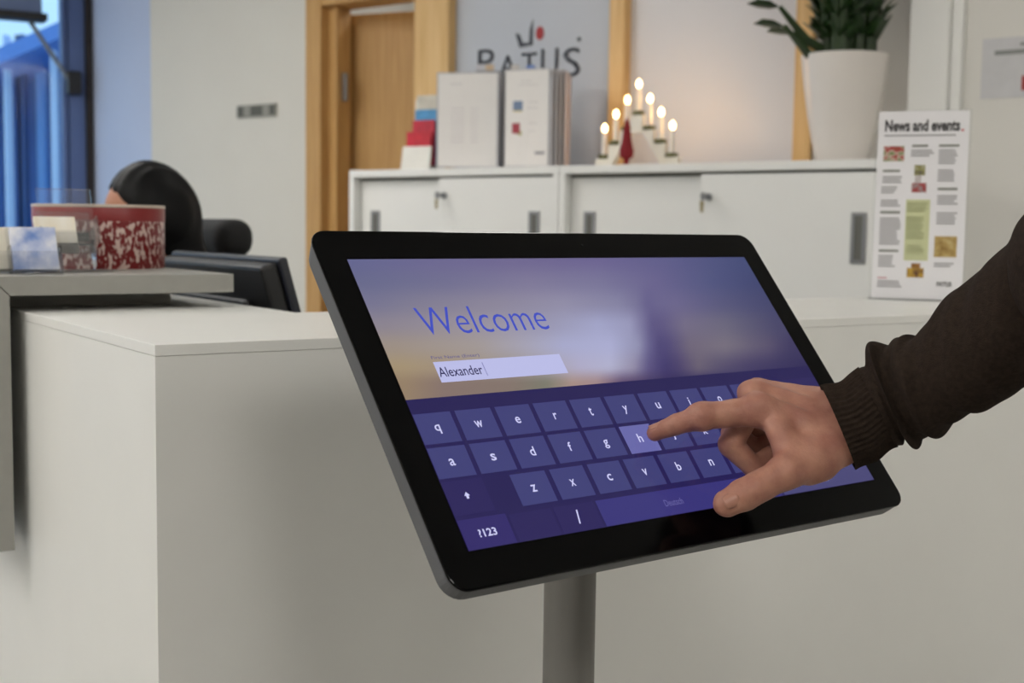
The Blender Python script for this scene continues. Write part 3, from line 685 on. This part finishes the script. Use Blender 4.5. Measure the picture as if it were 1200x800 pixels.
# wall plate on the plaster
s0_, z1_ = cs(279, 124, -WO); s1_, z0_ = cs(325, 136, -WO)
wp = thing('door_nameplate', 'small grey nameplate on the plaster wall left of the oak door', 'sign', mw=CABF @ Matrix.Translation((0, WO, 0)))
MB().box(s0_, s1_, -.008, 0, z0_, z1_).build('plate', mat('plate_grey', (150, 148, 138), .5), wp, bevel=.001)
for a, b in ((.03, .17), (.36, .66), (.84, .97)): MB().box(s0_+(s1_-s0_)*a, s0_+(s1_-s0_)*b, -.009, -.008, z0_+.006, z1_-.006).build('print', mat('plate_print', (92, 92, 84), .6), wp)

# notice on the side wall
ns0, nz1 = cs(1152, 46, -.32); ns1 = ns0+.215; nz0 = cs(1152, 116, -.32)[1]
nt_ = thing('wall_notice', 'pale paper notice with a grey headline on the white side wall', 'notice', mw=CABF @ Matrix.Translation((0, .32, 0)))
MB().box(ns0, ns1, -.002, 0, nz0, nz1).build('sheet', mat('notice_paper', (206, 206, 208), .6), nt_)
xx = cs(1166, 61, -.32); MB().box(xx[0], xx[0]+.15, -.0025, -.002, xx[1]-.009, xx[1]+.003).build('headline', mat('print_grey', (140, 142, 140), .7), nt_)
MB().box(xx[0]+.065, xx[0]+.15, -.0025, -.002, xx[1]+.012, xx[1]+.020).build('headline', mat('print_grey', (140, 142, 140), .7), nt_)
xx = cs(1197, 106, -.32); MB().box(xx[0], xx[0]+.05, -.0025, -.002, xx[1], xx[1]+.038).build('red_mark', LR, nt_)

# ------------------------------------------------------------------ things on the cabinets
# brochure holder
b0 = cb(.06, -.13, CTOP)
bh = thing('brochure_holder', 'white brochure box with red and blue leaflets on the left cabinet', 'brochure holder', mw=frame(ony(493, 197, 4.52)*W3(1, 1, 0)+W3(0, 0, CTOP), ony(512, 197, 4.48)-ony(474, 197, 4.56)))
MB().prism([(-.035, 0), (.055, 0), (.055, .25), (.045, .25), (.045, .01), (-.025, .01), (-.015, .085), (-.022, .085)], 'x', -.062, .062).build('box', mat('white_plastic', (232, 230, 222), .5), bh, bevel=.001)
for nm, z0, z1, y_, col, dx in (('leaflet', .02, .135, -.012, (198, 40, 58), -.004), ('leaflet', .02, .175, .006, (196, 44, 66), .008), ('leaflet', .02, .212, .018, (84, 156, 208), .008), ('leaflet', .02, .262, .030, (206, 200, 186), .006)):
    o = MB().box(-.05+dx, .052, y_, y_+.006, z0, z1).build(nm, mat('leaflet_%d_%d' % col[:2], col, .4, var=.15, scale=30), bh, bevel=.0008)
    o['label'] = {198: 'red leaflet in front', 196: 'crimson leaflet', 84: 'light blue leaflet', 206: 'cream leaflet at the back'}[col[0]]
# flip display
ds0 = ony(600, 190, 4.33)*W3(1, 1, 0)+W3(0, 0, CTOP)
ds = thing('flip_panel_display', 'table-top flip display of clear framed paper sheets on the left cabinet', 'display stand', ds0)
def dpanel(xa, da, xb, db, zt_, zb_=.012, m_=PAPER, prints=()):
    p = ony(xa, 190, da); q = ony(xb, 190, db); d = q-p; d[2] = 0; L_ = np.linalg.norm(d); fr_ = frame((p[0]-ds0[0], p[1]-ds0[1], 0), d)
    o = MB().box(0, L_, -.002, .002, zb_, zt_).build('panel', m_, ds, bevel=.001); o.matrix_local = fr_
    e = MB().box(-.004, 0, -.003, .003, zb_-.004, zt_+.004).box(L_, L_+.004, -.003, .003, zb_-.004, zt_+.004).box(0, L_, -.003, .003, zt_, zt_+.004).box(0, L_, -.003, .003, zb_-.004, zb_)
    e.build('panel_edge', mat('panel_edge_grey', (186, 186, 190), .4), o)
    for (u0, v0, u1, v1, c) in prints:
        MB().box(L_*u0, L_*u1, -.0026, -.002, zb_+(zt_-zb_)*v0, zb_+(zt_-zb_)*v1).build('print', mat('print_%d_%d_%d' % c, c, .7), o)
    return o
gr = (212, 210, 210); gl = (216, 212, 214)
dpanel(513, 4.37, 582, 4.33, .315, prints=[(.2, .88, .4, .895, gr)]+[(.22+.0*i, .62-.045*i, .45, .632-.045*i, gl) for i in range(9)]+[(.55, .62-.045*i, .68, .632-.045*i, gl) for i in range(9)])
dpanel(592, 4.29, 642, 4.23, .318, prints=[(.3, .84, .75, .85, gr), (.35, .88, .6, .89, gr), (.18, .58, .40, .68, (120, 140, 170)), (.18, .57, .40, .585, (206, 190, 120)), (.16, .34, .34, .45, (168, 70, 82)), (.3, .32, .38, .37, (170, 170, 120)),
      (.55, .66, .75, .67, gr), (.5, .6, .75, .61, gr), (.55, .44, .75, .45, gr), (.55, .36, .7, .37, gr), (.7, .12, .92, .15, (150, 150, 156))])
FIN = mat('panel_fin_pinkish', (214, 202, 204), .5); FIN2 = mat('panel_fin_grey', (186, 184, 192), .5)
for xa, da, xb, db, m_ in ((646, 4.22, 651, 4.36, FIN2), (651, 4.22, 655, 4.38, FIN), (656, 4.23, 661, 4.40, FIN2), (661, 4.25, 667, 4.42, FIN), (584, 4.35, 590, 4.46, PAPER)):
    dpanel(xa, da, xb, db, .314, m_=m_)
MB().box(-.10, .12, .0, .12, 0, .008).build('base', ALU, ds, bevel=.002)
sp0 = ony(588, 190, 4.40)-ds0
MB().tube([(sp0[0], sp0[1], 0), (sp0[0], sp0[1], .33)], .007, 10).build('spine', mat('spine_grey', (110, 110, 112), .5), ds, smooth=True)
for k, (xx_, c) in enumerate(((563, (206, 206, 212)), (574, (214, 190, 160)), (604, (216, 212, 208)), (622, (120, 150, 214)))):
    p = ony(xx_, 70, 4.44)-ds0; MB().box(p[0]-.014, p[0]+.014, p[1]-.002, p[1]+.002, .335, .356).build('index_tab', mat('tab_%d' % k, c, .5), ds)
MB().box(ony(558, 75, 4.44)[0]-ds0[0], ony(650, 75, 4.44)[0]-ds0[0], ony(600, 75, 4.44)[1]-ds0[1]-.003, ony(600, 75, 4.44)[1]-ds0[1]+.003, .322, .336).build('tab_rail', mat('rail_grey', (160, 162, 168), .4), ds)

# candle arch
ARC = mat('arch_white', (236, 232, 220), .5); CUP = mat('cup_green', (104, 104, 62), .5); CAN = mat('candle_white', (244, 236, 224), .5, sss=.1)
FLM = mat('bulb_glow', (255, 230, 180), .4, emit=(255, 208, 140), estr=14)
sA, zA = cs(747, 188, -.2)
ar_ = thing('candle_arch', 'white stepped advent candle arch with seven glowing electric candles', 'candle arch', mw=CABF @ Matrix.Translation((sA, .20, CTOP)))
N7 = 7; PTC = .0405; zs = [.030, .072, .114, .160, .114, .072, .030]
xs = [PTC*(i-3) for i in range(7)]
prof = []
hw_ = PTC/2
out_ = [(xs[0]-hw_-.006, 0)]
for i in range(7): out_ += [(xs[i]-hw_-(0.006 if i == 0 else 0), zs[i]), (xs[i]+hw_+(.006 if i == 6 else 0), zs[i])]
out_ += [(xs[6]+hw_+.006, 0), (xs[5]+.012, 0), (.022, .105), (-.022, .105), (xs[1]-.012, 0)]
MB().prism(out_, 'y', -.012, .012).build('stepped_frame', ARC, ar_, bevel=.002)
MB().box(xs[0]-.02, xs[6]+.02, -.03, .03, -.0, .008).build('foot', ARC, ar_, bevel=.002)
for i in range(7):
    MB().lathe([(.012, zs[i]), (.019, zs[i]+.001), (.019, zs[i]+.012), (.010, zs[i]+.013)], xs[i], 0, 16).build('cup', CUP, ar_, smooth=True)
    c = MB().lathe([(.0082, zs[i]+.011), (.0080, zs[i]+.080), (.006, zs[i]+.082)], xs[i], 0, 14).build('candle', CAN, ar_, smooth=True)
    MB().lathe([(.004, zs[i]+.082), (.0075, zs[i]+.088), (.0085, zs[i]+.095), (.006, zs[i]+.103), (0, zs[i]+.109)], xs[i], 0, 14).build('bulb', FLM, c, smooth='all')
lp_ = bpy.data.lights.new('candle_glow', 'POINT'); lp_.energy = .2; lp_.color = (1, .55, .25); lp_.shadow_soft_size = .04
for i in (1, 3, 5):
    lo = bpy.data.objects.new('candle_glow', lp_); COL.objects.link(lo); lo.parent = ar_; lo.location = (xs[i], .03, zs[i]+.10)
# red ornament beside the arch
p = cb(*[cs(734, 188, -.11)[0], -.11, CTOP])
orn = thing('red_ornament', 'small red cone-shaped cloth ornament leaning beside the white candle arch', 'ornament', p)
MB().lathe([(.020, 0), (.020, .004), (.008, .008), (.008, .020), (.020, .030), (.022, .045), (.015, .075), (.011, .105), (.007, .130), (.0, .148)], n=20).build('robe', mat('red_felt', (132, 26, 36), .85, bump=.3), orn, smooth=True)

# plant
s_l, _z = cs(943, 62, -.2); s_r, z_r = cs(1040, 62, -.2); rT = .118; sP = (s_l+s_r)/2; zP = z_r-CTOP
po = cb(sP+.004, -.19, CTOP)
plant = thing('potted_plant', 'dark green fleshy-stemmed plant in a tall glossy white pot on the right cabinet', 'plant', po)
POT = mat('pot_glossy_white', (226, 220, 214), .18, var=.01, spec=.5)
PH = .292
MB().lathe([(.060, 0), (.070, .01), (.082, .06), (.096, .13), (.108, .21), (.1165, PH-.01), (.118, PH), (.112, PH), (.108, PH-.02), (.10, PH-.03), (0, PH-.03)], n=48).build('pot', POT, plant, smooth=True)
MB().lathe([(.109, PH-.03), (.09, PH-.020), (0, PH-.016)], n=24).build('soil', mat('soil', (40, 32, 24), .95, bump=.6, bscale=120), plant, smooth=True)
STEM = mat('stem_green', (32, 52, 26), .4, rgb2=(48, 70, 34), scale=40); LEAF = mat('leaf_green', (26, 48, 24), .3, rgb2=(40, 66, 30), scale=25)
leaf_me = MB().add([(0, 0, 0), (.03, .014, .004), (.065, .015, .006), (.10, 0, .002), (.065, -.015, .006), (.03, -.014, .004), (.05, 0, 0)], [(0, 1, 6), (1, 2, 6), (2, 3, 6), (3, 4, 6), (4, 5, 6), (5, 0, 6)]).mesh('leaf')
leaf_me.materials.append(LEAF)
for k in range(26):
    a = 2*PI*k/26*2.4+rng.uniform(-.3, .3); r0 = .02+.070*((k*7) % 26)/26; lean = .10+.30*((k*5) % 26)/26; H_ = rng.uniform(.42, .60)
    if math.cos(a-math.atan2(cc[1]-nc[1], cc[0]-nc[0])) > .2: lean *= .25
    pts = []
    for u in np.linspace(0, 1, 9):
        rr = r0*.9+lean*H_*(u**1.5)*1.15; pts.append((rr*math.cos(a), rr*math.sin(a), PH-.03+H_*u))
    st = MB().tube(pts, [.0160-.010*u for u in np.linspace(0, 1, 9)], 8).build('stem', STEM, plant, smooth=True)
    for j in range(1, 9):
        for sd in (-1, 1):
            o = bpy.data.objects.new('leaf', leaf_me); COL.objects.link(o); o.parent = st
            d = Vector(pts[j])-Vector(pts[j-1]); o.location = pts[j]
            o.rotation_euler = (rng.uniform(-.4, .4), -.75+rng.uniform(-.2, .2), a+sd*(1.0+rng.uniform(-.25, .25)))
            sc_ = rng.uniform(.75, 1.1); o.scale = (sc_, sc_*1.15, sc_)
# two low leaflets reaching to the left of the pot
for lx, ly, rot in ((905, 30, 2.6), (915, 38, 2.3), (900, 8, 2.9)):
    p = ony(lx+14, ly, po[1]-.05)-po; o = bpy.data.objects.new('leaf', leaf_me); COL.objects.link(o); o.parent = plant; o.location = p; o.rotation_euler = (.5, -.1, rot); o.scale = (.9, 1.3, 1)
    MB().tube([(0.02, 0, PH-.03), tuple(p*W3(.6, .6, .8)), tuple(p)], [.016, .013, .007], 8).build('stem', STEM, plant, smooth=True)

# ------------------------------------------------------------------ news sign on the counter
n0 = onz(1022, 349, ZT); n1 = onz(1113, 353, ZT)
n0 = onz(1021, 350, ZT); wid = .205
# plan direction chosen so that the sheet spans the measured width
q1 = ony(1127, 353, n0[1]-.05); dirn = q1-n0; dirn[2] = 0
ang = math.atan2(dirn[1], dirn[0])
tiltb = math.radians(4)
wid = float(np.linalg.norm(dirn)); hgt = .322
NSF = frame(n0, dirn)
news = thing('news_sign', 'printed News and events sheet in a clear acrylic stand on the counter', 'sign', mw=NSF)
NR = Matrix.Rotation(-tiltb, 4, 'X') @ Matrix.Rotation(PI/2, 4, 'X')       # sheet coordinates x right, y up, z towards viewer
ac = MB().box(-.004, wid+.004, -.004, hgt+.002, -.0045, -.0015).build('acrylic_back', ACRYL, news); ac.matrix_local = NR
MB().box(-.004, wid+.004, -.02, .07, 0, .003).build('acrylic_foot', ACRYL, news)
sheet = MB().box(0, wid, .002, hgt, -.0012, 0).build('sheet', mat('news_paper', (234, 233, 236), .6, var=.01), news); sheet.matrix_local = NR
NT = mat('news_ink', (52, 50, 52), .7); NG = mat('news_grey_text', (150, 149, 151), .7); NH = mat('news_subhead', (128, 130, 122), .7)
def sx(px_): return (px_-1022)/(1134-1022)*wid
def up_(v): return hgt*(1-v)                   # v measured from the sheet's top, 0..1
def nq(name, u0, v0, u1, v1, m_): return MB().box(wid*u0, wid*u1, up_(v1), up_(v0), .0, .0004).build(name, m_, sheet)
obj('headline', text_mesh('headline', 'News and events', wid*.075, up_(.108), wid*.90, up_(.045), .0005, .035), NT, sheet)
nq('headline_dot', .915, .098, .945, .108, mat('news_red', (196, 44, 56), .6))
def block(u0, u1, v0, v1, m_=NG, lh=.0135, name='text_block'):
    mb = MB(); v = v0
    while v < v1:
        e = u1-(u1-u0)*random.uniform(0, .22); mb.box(wid*u0, wid*e, up_(v+lh*.55), up_(v), 0, .0004); v += lh
    return mb.build(name, m_, sheet)
block(.07, .90, .125, .137, NG); nq('subhead', .07, .31, .26, .322, NH)
block(.07, .29, .345, .375); block(.06, .24, .40, .44); block(.06, .29, .47, .50); nq('subhead', .06, .53, .28, .543, NH); block(.06, .30, .565, .70); nq('subhead', .06, .735, .28, .747, NH); block(.06, .25, .765, .83); block(.06, .18, .882, .892, mat('news_pink', (206, 160, 166), .7)); block(.06, .34, .90, .93)
nq('subhead', .385, .178, .56, .19, NH); block(.375, .63, .205, .24)
nq('subhead', .68, .178, .90, .19, NH); block(.68, .90, .205, .285); block(.68, .88, .31, .365); nq('subhead', .685, .405, .90, .418, NH); block(.685, .91, .445, .49); block(.685, .91, .535, .595); block(.68, .91, .80, .815)
def photo(u0, v0, u1, v1, cols, name='photo'):
    m_ = bpy.data.materials.new(name); m_.use_nodes = True; nt = m_.node_tree; b = nt.nodes['Principled BSDF']; b.inputs['Roughness'].default_value = .6
    tc = nt.nodes.new('ShaderNodeTexCoord'); nz = nt.nodes.new('ShaderNodeTexNoise'); nz.inputs['Scale'].default_value = 75; nt.links.new(tc.outputs['Object'], nz.inputs['Vector'])
    rp = nt.nodes.new('ShaderNodeValToRGB'); nt.links.new(nz.outputs['Fac'], rp.inputs[0]); nt.links.new(rp.outputs[0], b.inputs['Base Color'])
    el = rp.color_ramp.elements
    while len(el) < len(cols): el.new(.5)
    for i, c in enumerate(cols): el[i].position = .3+.4*i/(len(cols)-1); el[i].color = (*lin(c), 1)
    return nq(name, u0, v0, u1, v1, m_)
photo(.07, .185, .30, .265, [(150, 60, 52), (104, 132, 70), (196, 176, 160), (170, 52, 54), (128, 104, 60)])
photo(.42, .285, .54, .34, [(92, 84, 76), (150, 146, 90), (190, 186, 180)]); photo(.43, .34, .50, .38, [(180, 170, 170), (205, 200, 200)]); photo(.40, .38, .56, .43, [(110, 60, 56), (166, 62, 62), (150, 140, 140)])
nq('green_panel', .345, .468, .61, .79, mat('news_green', (202, 206, 160), .6))
block(.36, .59, .485, .53, mat('news_green_text', (168, 174, 128), .7)); block(.36, .56, .56, .68, mat('news_green_text', (168, 174, 128), .7)); block(.38, .58, .71, .76, mat('news_green_text', (168, 174, 128), .7))
photo(.385, .83, .57, .88, [(96, 62, 40), (180, 140, 50), (214, 186, 70)]); photo(.43, .805, .53, .83, [(120, 80, 40), (170, 120, 50)])
photo(.675, .66, .92, .77, [(146, 116, 58), (176, 148, 86), (196, 176, 122)])
obj('print_logo', text_mesh('print_logo', 'PATUS', wid*.72, up_(.925), wid*.88, up_(.90), .0005, .03), NT, sheet)

# ------------------------------------------------------------------ things on the grey shelf
ZS = 1.131
tb = onz(117, 315.6, ZS); td = tb[:2]/np.linalg.norm(tb[:2]); RT = .092
tcn = tb+W3(td[0]*RT, td[1]*RT, 0)
k_ = np.linalg.norm(tcn[:2]); RT = 71.5/1530*k_*.985; tcn = tb+W3(td[0]*RT, td[1]*RT, 0); HT = (316.5-244)/1530*(k_-RT)
TINM = bpy.data.materials.new('tin_red_print'); TINM.use_nodes = True; nt = TINM.node_tree; b = nt.nodes['Principled BSDF']; b.inputs['Roughness'].default_value = .35; b.inputs['Metallic'].default_value = .1
tcx = nt.nodes.new('ShaderNodeTexCoord'); mp = nt.nodes.new('ShaderNodeMapping'); mp.inputs['Scale'].default_value = (1.6, 1.6, .8); nt.links.new(tcx.outputs['Object'], mp.inputs[0])
nz = nt.nodes.new('ShaderNodeTexNoise'); nz.inputs['Scale'].default_value = 105; nz.inputs['Detail'].default_value = 2; nt.links.new(mp.outputs[0], nz.inputs['Vector'])
rp = nt.nodes.new('ShaderNodeValToRGB'); rp.color_ramp.elements[0].position = .51; rp.color_ramp.elements[1].position = .57; rp.color_ramp.elements[0].color = (*lin((122, 26, 28)), 1); rp.color_ramp.elements[1].color = (*lin((214, 190, 182)), 1)
nt.links.new(nz.outputs['Fac'], rp.inputs[0]); nt.links.new(rp.outputs[0], b.inputs['Base Color'])
tin = thing('biscuit_tin', 'round red tin with white folk pattern on the grey shelf', 'tin', tcn)
MB().lathe([(RT*.985, 0), (RT, .002), (RT, HT*.76)], n=64).build('tin_body', TINM, tin, smooth=True)
MB().lathe([(RT*.99, HT*.74), (RT*1.008, HT*.745), (RT*1.008, HT*.985), (RT*1.0, HT), (RT*.9, HT*.995), (0, HT*.99)], n=64).build('lid', mat('tin_lid_red', (132, 30, 32), .35, var=.05), tin, smooth=True)
MB().lathe([(RT*1.010, HT*.955), (RT*1.016, HT*.975), (RT*1.012, HT*1.0), (RT*.99, HT*1.003)], n=64).build('lid_rim', mat('tin_rim', (206, 192, 178), .35, metal=.5), tin, smooth=True)

def holder(px_, py_, w_, h_, lean, label, card_rgb, clabel, rot=0, rgb2=None, depth=.03):
    p = onz(px_, py_, ZS); t = thing('card_holder', label, 'card holder', p, al+rot)
    # leaning back plate, base, front lip, side cheeks
    R_ = Matrix.Rotation(-lean, 4, 'X')
    o = MB().box(-w_/2, w_/2, .006, .008, 0, h_).build('back_plate', ACRYL, t); o.matrix_local = R_
    MB().box(-w_/2, w_/2, -.012, depth, 0, .002).build('base_plate', ACRYL, t)
    o = MB().box(-w_/2, w_/2, -.010, -.008, .0, h_*.42).build('front_lip', ACRYL, t); o.matrix_local = R_
    for s_ in (-1, 1):
        o = MB().box(s_*w_/2-.001, s_*w_/2+.001, -.010, .008, .0, h_*.55).build('cheek', ACRYL, t); o.matrix_local = R_
    cd = MB().box(-w_*.45, w_*.45, -.006, .004, .004, h_*.96).build('card_stack', mat('card_%d_%d' % card_rgb[:2], card_rgb, .35, rgb2=rgb2, scale=28, bump=0) if rgb2 else mat('card_%d_%d' % card_rgb[:2], card_rgb, .35, var=.06, scale=40), None)
    cd.matrix_world = Matrix.Translation(tuple(p)) @ Matrix.Rotation(al+rot, 4, 'Z') @ R_
    tag(cd, clabel, 'cards'); return t
holder(43, 320.6, .064, .066, math.radians(22), 'clear acrylic holder with blue and white cards at the front of the shelf', (70, 120, 200), 'stack of blue and white cards in the front holder', rgb2=(252, 252, 254))
holder(0, 320.3, .060, .066, math.radians(24), 'clear acrylic holder with cream cards at the left picture edge', (226, 220, 204), 'stack of cream cards in the holder at the left picture edge')
# tiered leaflet stand behind them
p = onz(101, 318.4, ZS)
ts = thing('leaflet_stand', 'tiered clear acrylic leaflet stand in front of the red tin', 'leaflet stand', p, al)
R_ = Matrix.Rotation(-math.radians(24), 4, 'X')
MB().prism(rrect(-.062, -.012, .036, .06, .006), 'z', 0, .003).build('base_plate', ACRYL, ts)
for k, (x0_, x1_, y_, z0_, z1_) in enumerate(((-.060, .012, -.006, .004, .060), (-.052, .020, .010, .030, .098), (-.044, .032, .028, .055, .142))):
    for nm, yy, za, zb_ in (('back_plate', y_+.008, z0_, z1_), ('front_lip', y_-.006, z0_, z0_+.034)):
        o = MB().box(x0_, x1_, yy, yy+.002, za, zb_).build(nm, ACRYL, ts); o.matrix_local = R_
    for xx_ in (x0_, x1_):
        o = MB().box(xx_-.001, xx_+.001, y_-.006, y_+.010, z0_, z0_+.04).build('cheek', ACRYL, ts); o.matrix_local = R_
o = MB().box(-.058, -.002, .012, .016, .034, .088).build('leaflets', mat('leaflet_cream', (250, 249, 244), .3, rgb2=(222, 202, 156), scale=22, stretch=(1, 1, .2)), None)
o.matrix_world = Matrix.Translation(tuple(p)) @ Matrix.Rotation(al, 4, 'Z') @ R_; tag(o, 'glossy cream leaflets in the tiered acrylic stand', 'leaflets')

# ------------------------------------------------------------------ monitor behind the counter
mA = ony(325, 307, 1.93); mB = ony(196, 300, 2.33); md_ = mB-mA; md_[2] = 0; Lm = .46
fr_ = frame((mA[0], mA[1], .7405), md_)
mon = thing('computer_monitor', 'black computer monitor seen from behind over the counter edge', 'monitor', mw=fr_)
MH = mA[2]-.7405
yy_ = fr_.to_3x3() @ Vector((0, 1, 0)); fc = 1 if yy_.y < 0 else -1        # +fc*y points to the camera side
tl = math.radians(16)
MR = Matrix.Translation((0, 0, MH)) @ Matrix.Rotation(-fc*tl, 4, 'X')
def mo(o): o.matrix_local = MR; return o
lo_, hi_ = sorted((0, fc*.028))
mo(MB().box(0, Lm, lo_, hi_, -.33, 0).build('rear_shell', BLACKP, mon, bevel=.006))
lo_, hi_ = sorted((-fc*.016, -fc*.001)); mo(MB().box(-.004, Lm+.004, lo_, hi_, -.334, .004).build('front_frame', mat('monitor_frame_blue_black', (34, 37, 46), .35), mon, bevel=.004))
lo_, hi_ = sorted((fc*.029, fc*.045)); mo(MB().box(.06, Lm-.06, lo_, hi_, -.26, -.05).build('rear_hump', BLACKP, mon, bevel=.01))
MB().box(Lm/2-.03, Lm/2+.03, *sorted((fc*.03, fc*.10)), .012, .22).build('neck', BLACKP, mon, bevel=.004)
MB().box(Lm/2-.12, Lm/2+.12, *sorted((-fc*.08, fc*.13)), 0, .012).build('foot', BLACKP, mon, bevel=.004)

# ------------------------------------------------------------------ office chair and seated person
CH = ony(250, 280, 2.95)
fdir = W3(-.93, -.36, 0); fdir /= np.linalg.norm(fdir)
chair = thing('office_chair', 'black office chair with a padded headrest behind the counter', 'chair', mw=frame((CH[0], CH[1], 0), (-.8, -.6, 0)))
CHM = mat('black_upholstery', (22, 22, 23), .8, bump=.3, bscale=500)
def rbox(x0, x1, y0, y1, z0, z1, r): 
    return lambda p: np.linalg.norm(np.maximum(np.abs(p-W3((x0+x1)/2, (y0+y1)/2, (z0+z1)/2))-W3((x1-x0)/2-r, (y1-y0)/2-r, (z1-z0)/2-r), 0), axis=-1)-r
ch_z = float(CH[2])
def cpart(name, b, r, h=.012):
    o = obj(name, sdf_mesh(name, rbox(*b, r), W3(b[0], b[2], b[4])-.03, W3(b[1], b[3], b[5])+.03, h), CHM, chair); return o
cpart('headrest', (-.045, .045, -.135, .135, 1.125, 1.210), .036, .008)
cpart('backrest', (-.06, .02, -.23, .23, .56, 1.09), .038)
cpart('seat', (.03, .50, -.24, .24, .42, .51), .042)
MB().box(-.05, -.03, -.03, .03, 1.0, 1.16).build('headrest_bracket', BLACKP, chair, bevel=.004)
MB().tube([(.22, 0, .42), (.22, 0, .1)], .03, 14).build('gas_lift', ALU, chair, smooth=True)
for k in range(5):
    a = 2*PI*k/5; MB().tube([(.22, 0, .11), (.22+.3*math.cos(a), .3*math.sin(a), .07)], [.025, .015], 8).build('leg', BLACKP, chair, smooth=True)
    MB().tube([(.22+.3*math.cos(a), .3*math.sin(a)-.02, .03), (.22+.3*math.cos(a), .3*math.sin(a)+.02, .03)], .029, 12).build('castor', BLACKP, chair, smooth=True)
cpart('armrest', (.06, .32, -.30, -.24, .64, .67), .014)
cpart('armrest', (.06, .32, .24, .30, .64, .67), .014)

HW = ony(176, 258, 2.70)        # head centre
gd = W3(-.85, -.45, -.40); gd /= np.linalg.norm(gd)
g2 = np.cross(gd, W3(0, 0, 1)); g2 /= np.linalg.norm(g2); g3 = np.cross(g2, gd); RW = np.stack([gd, g2, g3], 1)
wo = thing('person', 'seated person with long black hair and black top behind the red tin', 'person', (HW[0]+.1, HW[1]+.06, 0))
def wpart(o): o.location = (-(HW[0]+.1), -(HW[1]+.06), 0); return o
pel = W3(HW[0]+.26, HW[1]+.17, .58); chs = W3(HW[0]+.14, HW[1]+.10, .955)
lat = W3(fdir[1], -fdir[0], 0)
def woman(p):
    d = ellip(p, HW, (.090, .070, .104), RW)
    d = smin(d, ellip(p, HW+gd*.028-g3*.055, (.058, .05, .06), RW), .03)
    d = smin(d, cone(p, HW+gd*.094+g3*.005, HW+gd*.108-g3*.028, .007, .012), .012)
    d = smin(d, cone(p, HW+gd*.082-g3*.062+g2*.015, HW+gd*.082-g3*.062-g2*.015, .007, .007), .008)
    for s_ in (-1, 1):
        d = np.maximum(d, -ellip(p, HW+gd*.100+g2*.03*s_+g3*.0, (.010, .013, .007), RW))
    d = smin(d, cone(p, HW-g3*.07-gd*.02, chs+W3(0, 0, .04), .042, .05), .03)
    for s_ in (-1, 1):      # forearms and hands resting on the desk
        e = chs+lat*.23*s_+fdir*.08+W3(0, 0, -.17); hnd = e+fdir*.24-lat*.05*s_+W3(0, 0, -.02)
        d = smin(d, cone(p, e, hnd, .036, .026), .02); d = smin(d, cone(p, hnd, hnd+fdir*.07, .026, .026), .015)
        for k in range(4): d = smin(d, cone(p, hnd+fdir*.075+lat*(-.024+.016*k), hnd+fdir*.15+lat*(-.026+.018*k)+W3(0, 0, -.012), .0095, .0075), .004)
        d = smin(d, cone(p, hnd+fdir*.03-lat*.028*s_, hnd+fdir*.085-lat*.055*s_, .012, .009), .006)
    return d
SKW = mat('skin_warm', (178, 124, 98), .55, var=.04)
wpart(obj('body', sdf_mesh('body', woman, np.minimum(HW, chs)-W3(.48, .45, .22), np.maximum(HW, chs)+W3(.35, .42, .15), .0085), SKW, wo))
def wtop(p):
    d = cone(p, pel, chs, .15, .135)
    d = smin(d, cone(p, chs+lat*.15+W3(0, 0, .09), chs-lat*.15+W3(0, 0, .09), .062, .062), .06)
    for s_ in (-1, 1):
        sh_ = chs+lat*.18*s_+W3(0, 0, .075); e = chs+lat*.23*s_+fdir*.08+W3(0, 0, -.17); d = smin(d, cone(p, sh_, e, .056, .047), .03)
        d = smin(d, cone(p, e, e+fdir*.17-lat*.03*s_+W3(0, 0, -.015), .047, .038), .02)
    return d
wpart(obj('top', sdf_mesh('top', wtop, np.minimum(pel, chs)-W3(.42, .42, .2), np.maximum(pel, chs)+W3(.36, .36, .25), .013), mat('black_top', (20, 20, 22), .85, bump=.3), wo))
def wleg(p):
    d = ellip(p, pel, (.17, .17, .11))
    for s_ in (-1, 1):
        h0 = pel+lat*.09*s_; kn = h0+fdir*.40+W3(0, 0, -.05); an = kn+fdir*.02+W3(0, 0, -.42)
        d = smin(d, smin(cone(p, h0, kn, .085, .062), cone(p, kn, an, .06, .045), .03), .03)
        d = smin(d, cone(p, an+W3(0, 0, -.02), an+fdir*.14+W3(0, 0, -.035), .042, .034), .02)
    return d
wpart(obj('trousers', sdf_mesh('trousers', wleg, pel-W3(.68, .52, .58), pel+W3(.25, .35, .14), .015), mat('dark_trousers', (30, 31, 36), .85), wo))
tail = ony(212, 298, 2.72); tail2 = ony(234, 326, 2.74)
def whair(p):
    d = ellip(p, HW-gd*.014+g3*.008, (.094, .082, .112), RW)
    q = p-HW
    face = (q @ gd)-.028-.25*np.maximum(q @ g3, 0)           # open over the face
    d = np.maximum(d, np.minimum(face, 9))
    d = smin(d, cone(p, HW-gd*.03+g2*.005, tail, .056, .040), .03)
    d = smin(d, cone(p, tail, tail2, .044, .040), .03)
    d = smin(d, cone(p, tail2, tail2+W3(.01, .01, -.12), .040, .02), .03)
    d = smin(d, cone(p, HW-gd*.02+g2*.06+g3*.02, HW-gd*.03+g2*.075-g3*.14, .035, .028), .03)
    part_ = np.abs(q @ g2+.01)
    return d+.0025*np.exp(-(part_/.006)**2)+.0015*np.sin((q @ g2)*240+(q @ gd)*60)
wpart(obj('hair', sdf_mesh('hair', whair, np.minimum(HW-.17, tail2-W3(.1, .1, .24)), np.maximum(HW+.17, tail2+.12), .006), mat('black_hair', (9, 9, 10), .5, spec=.18, bump=.25, bscale=300, stretch=(1, 1, .15)), wo))
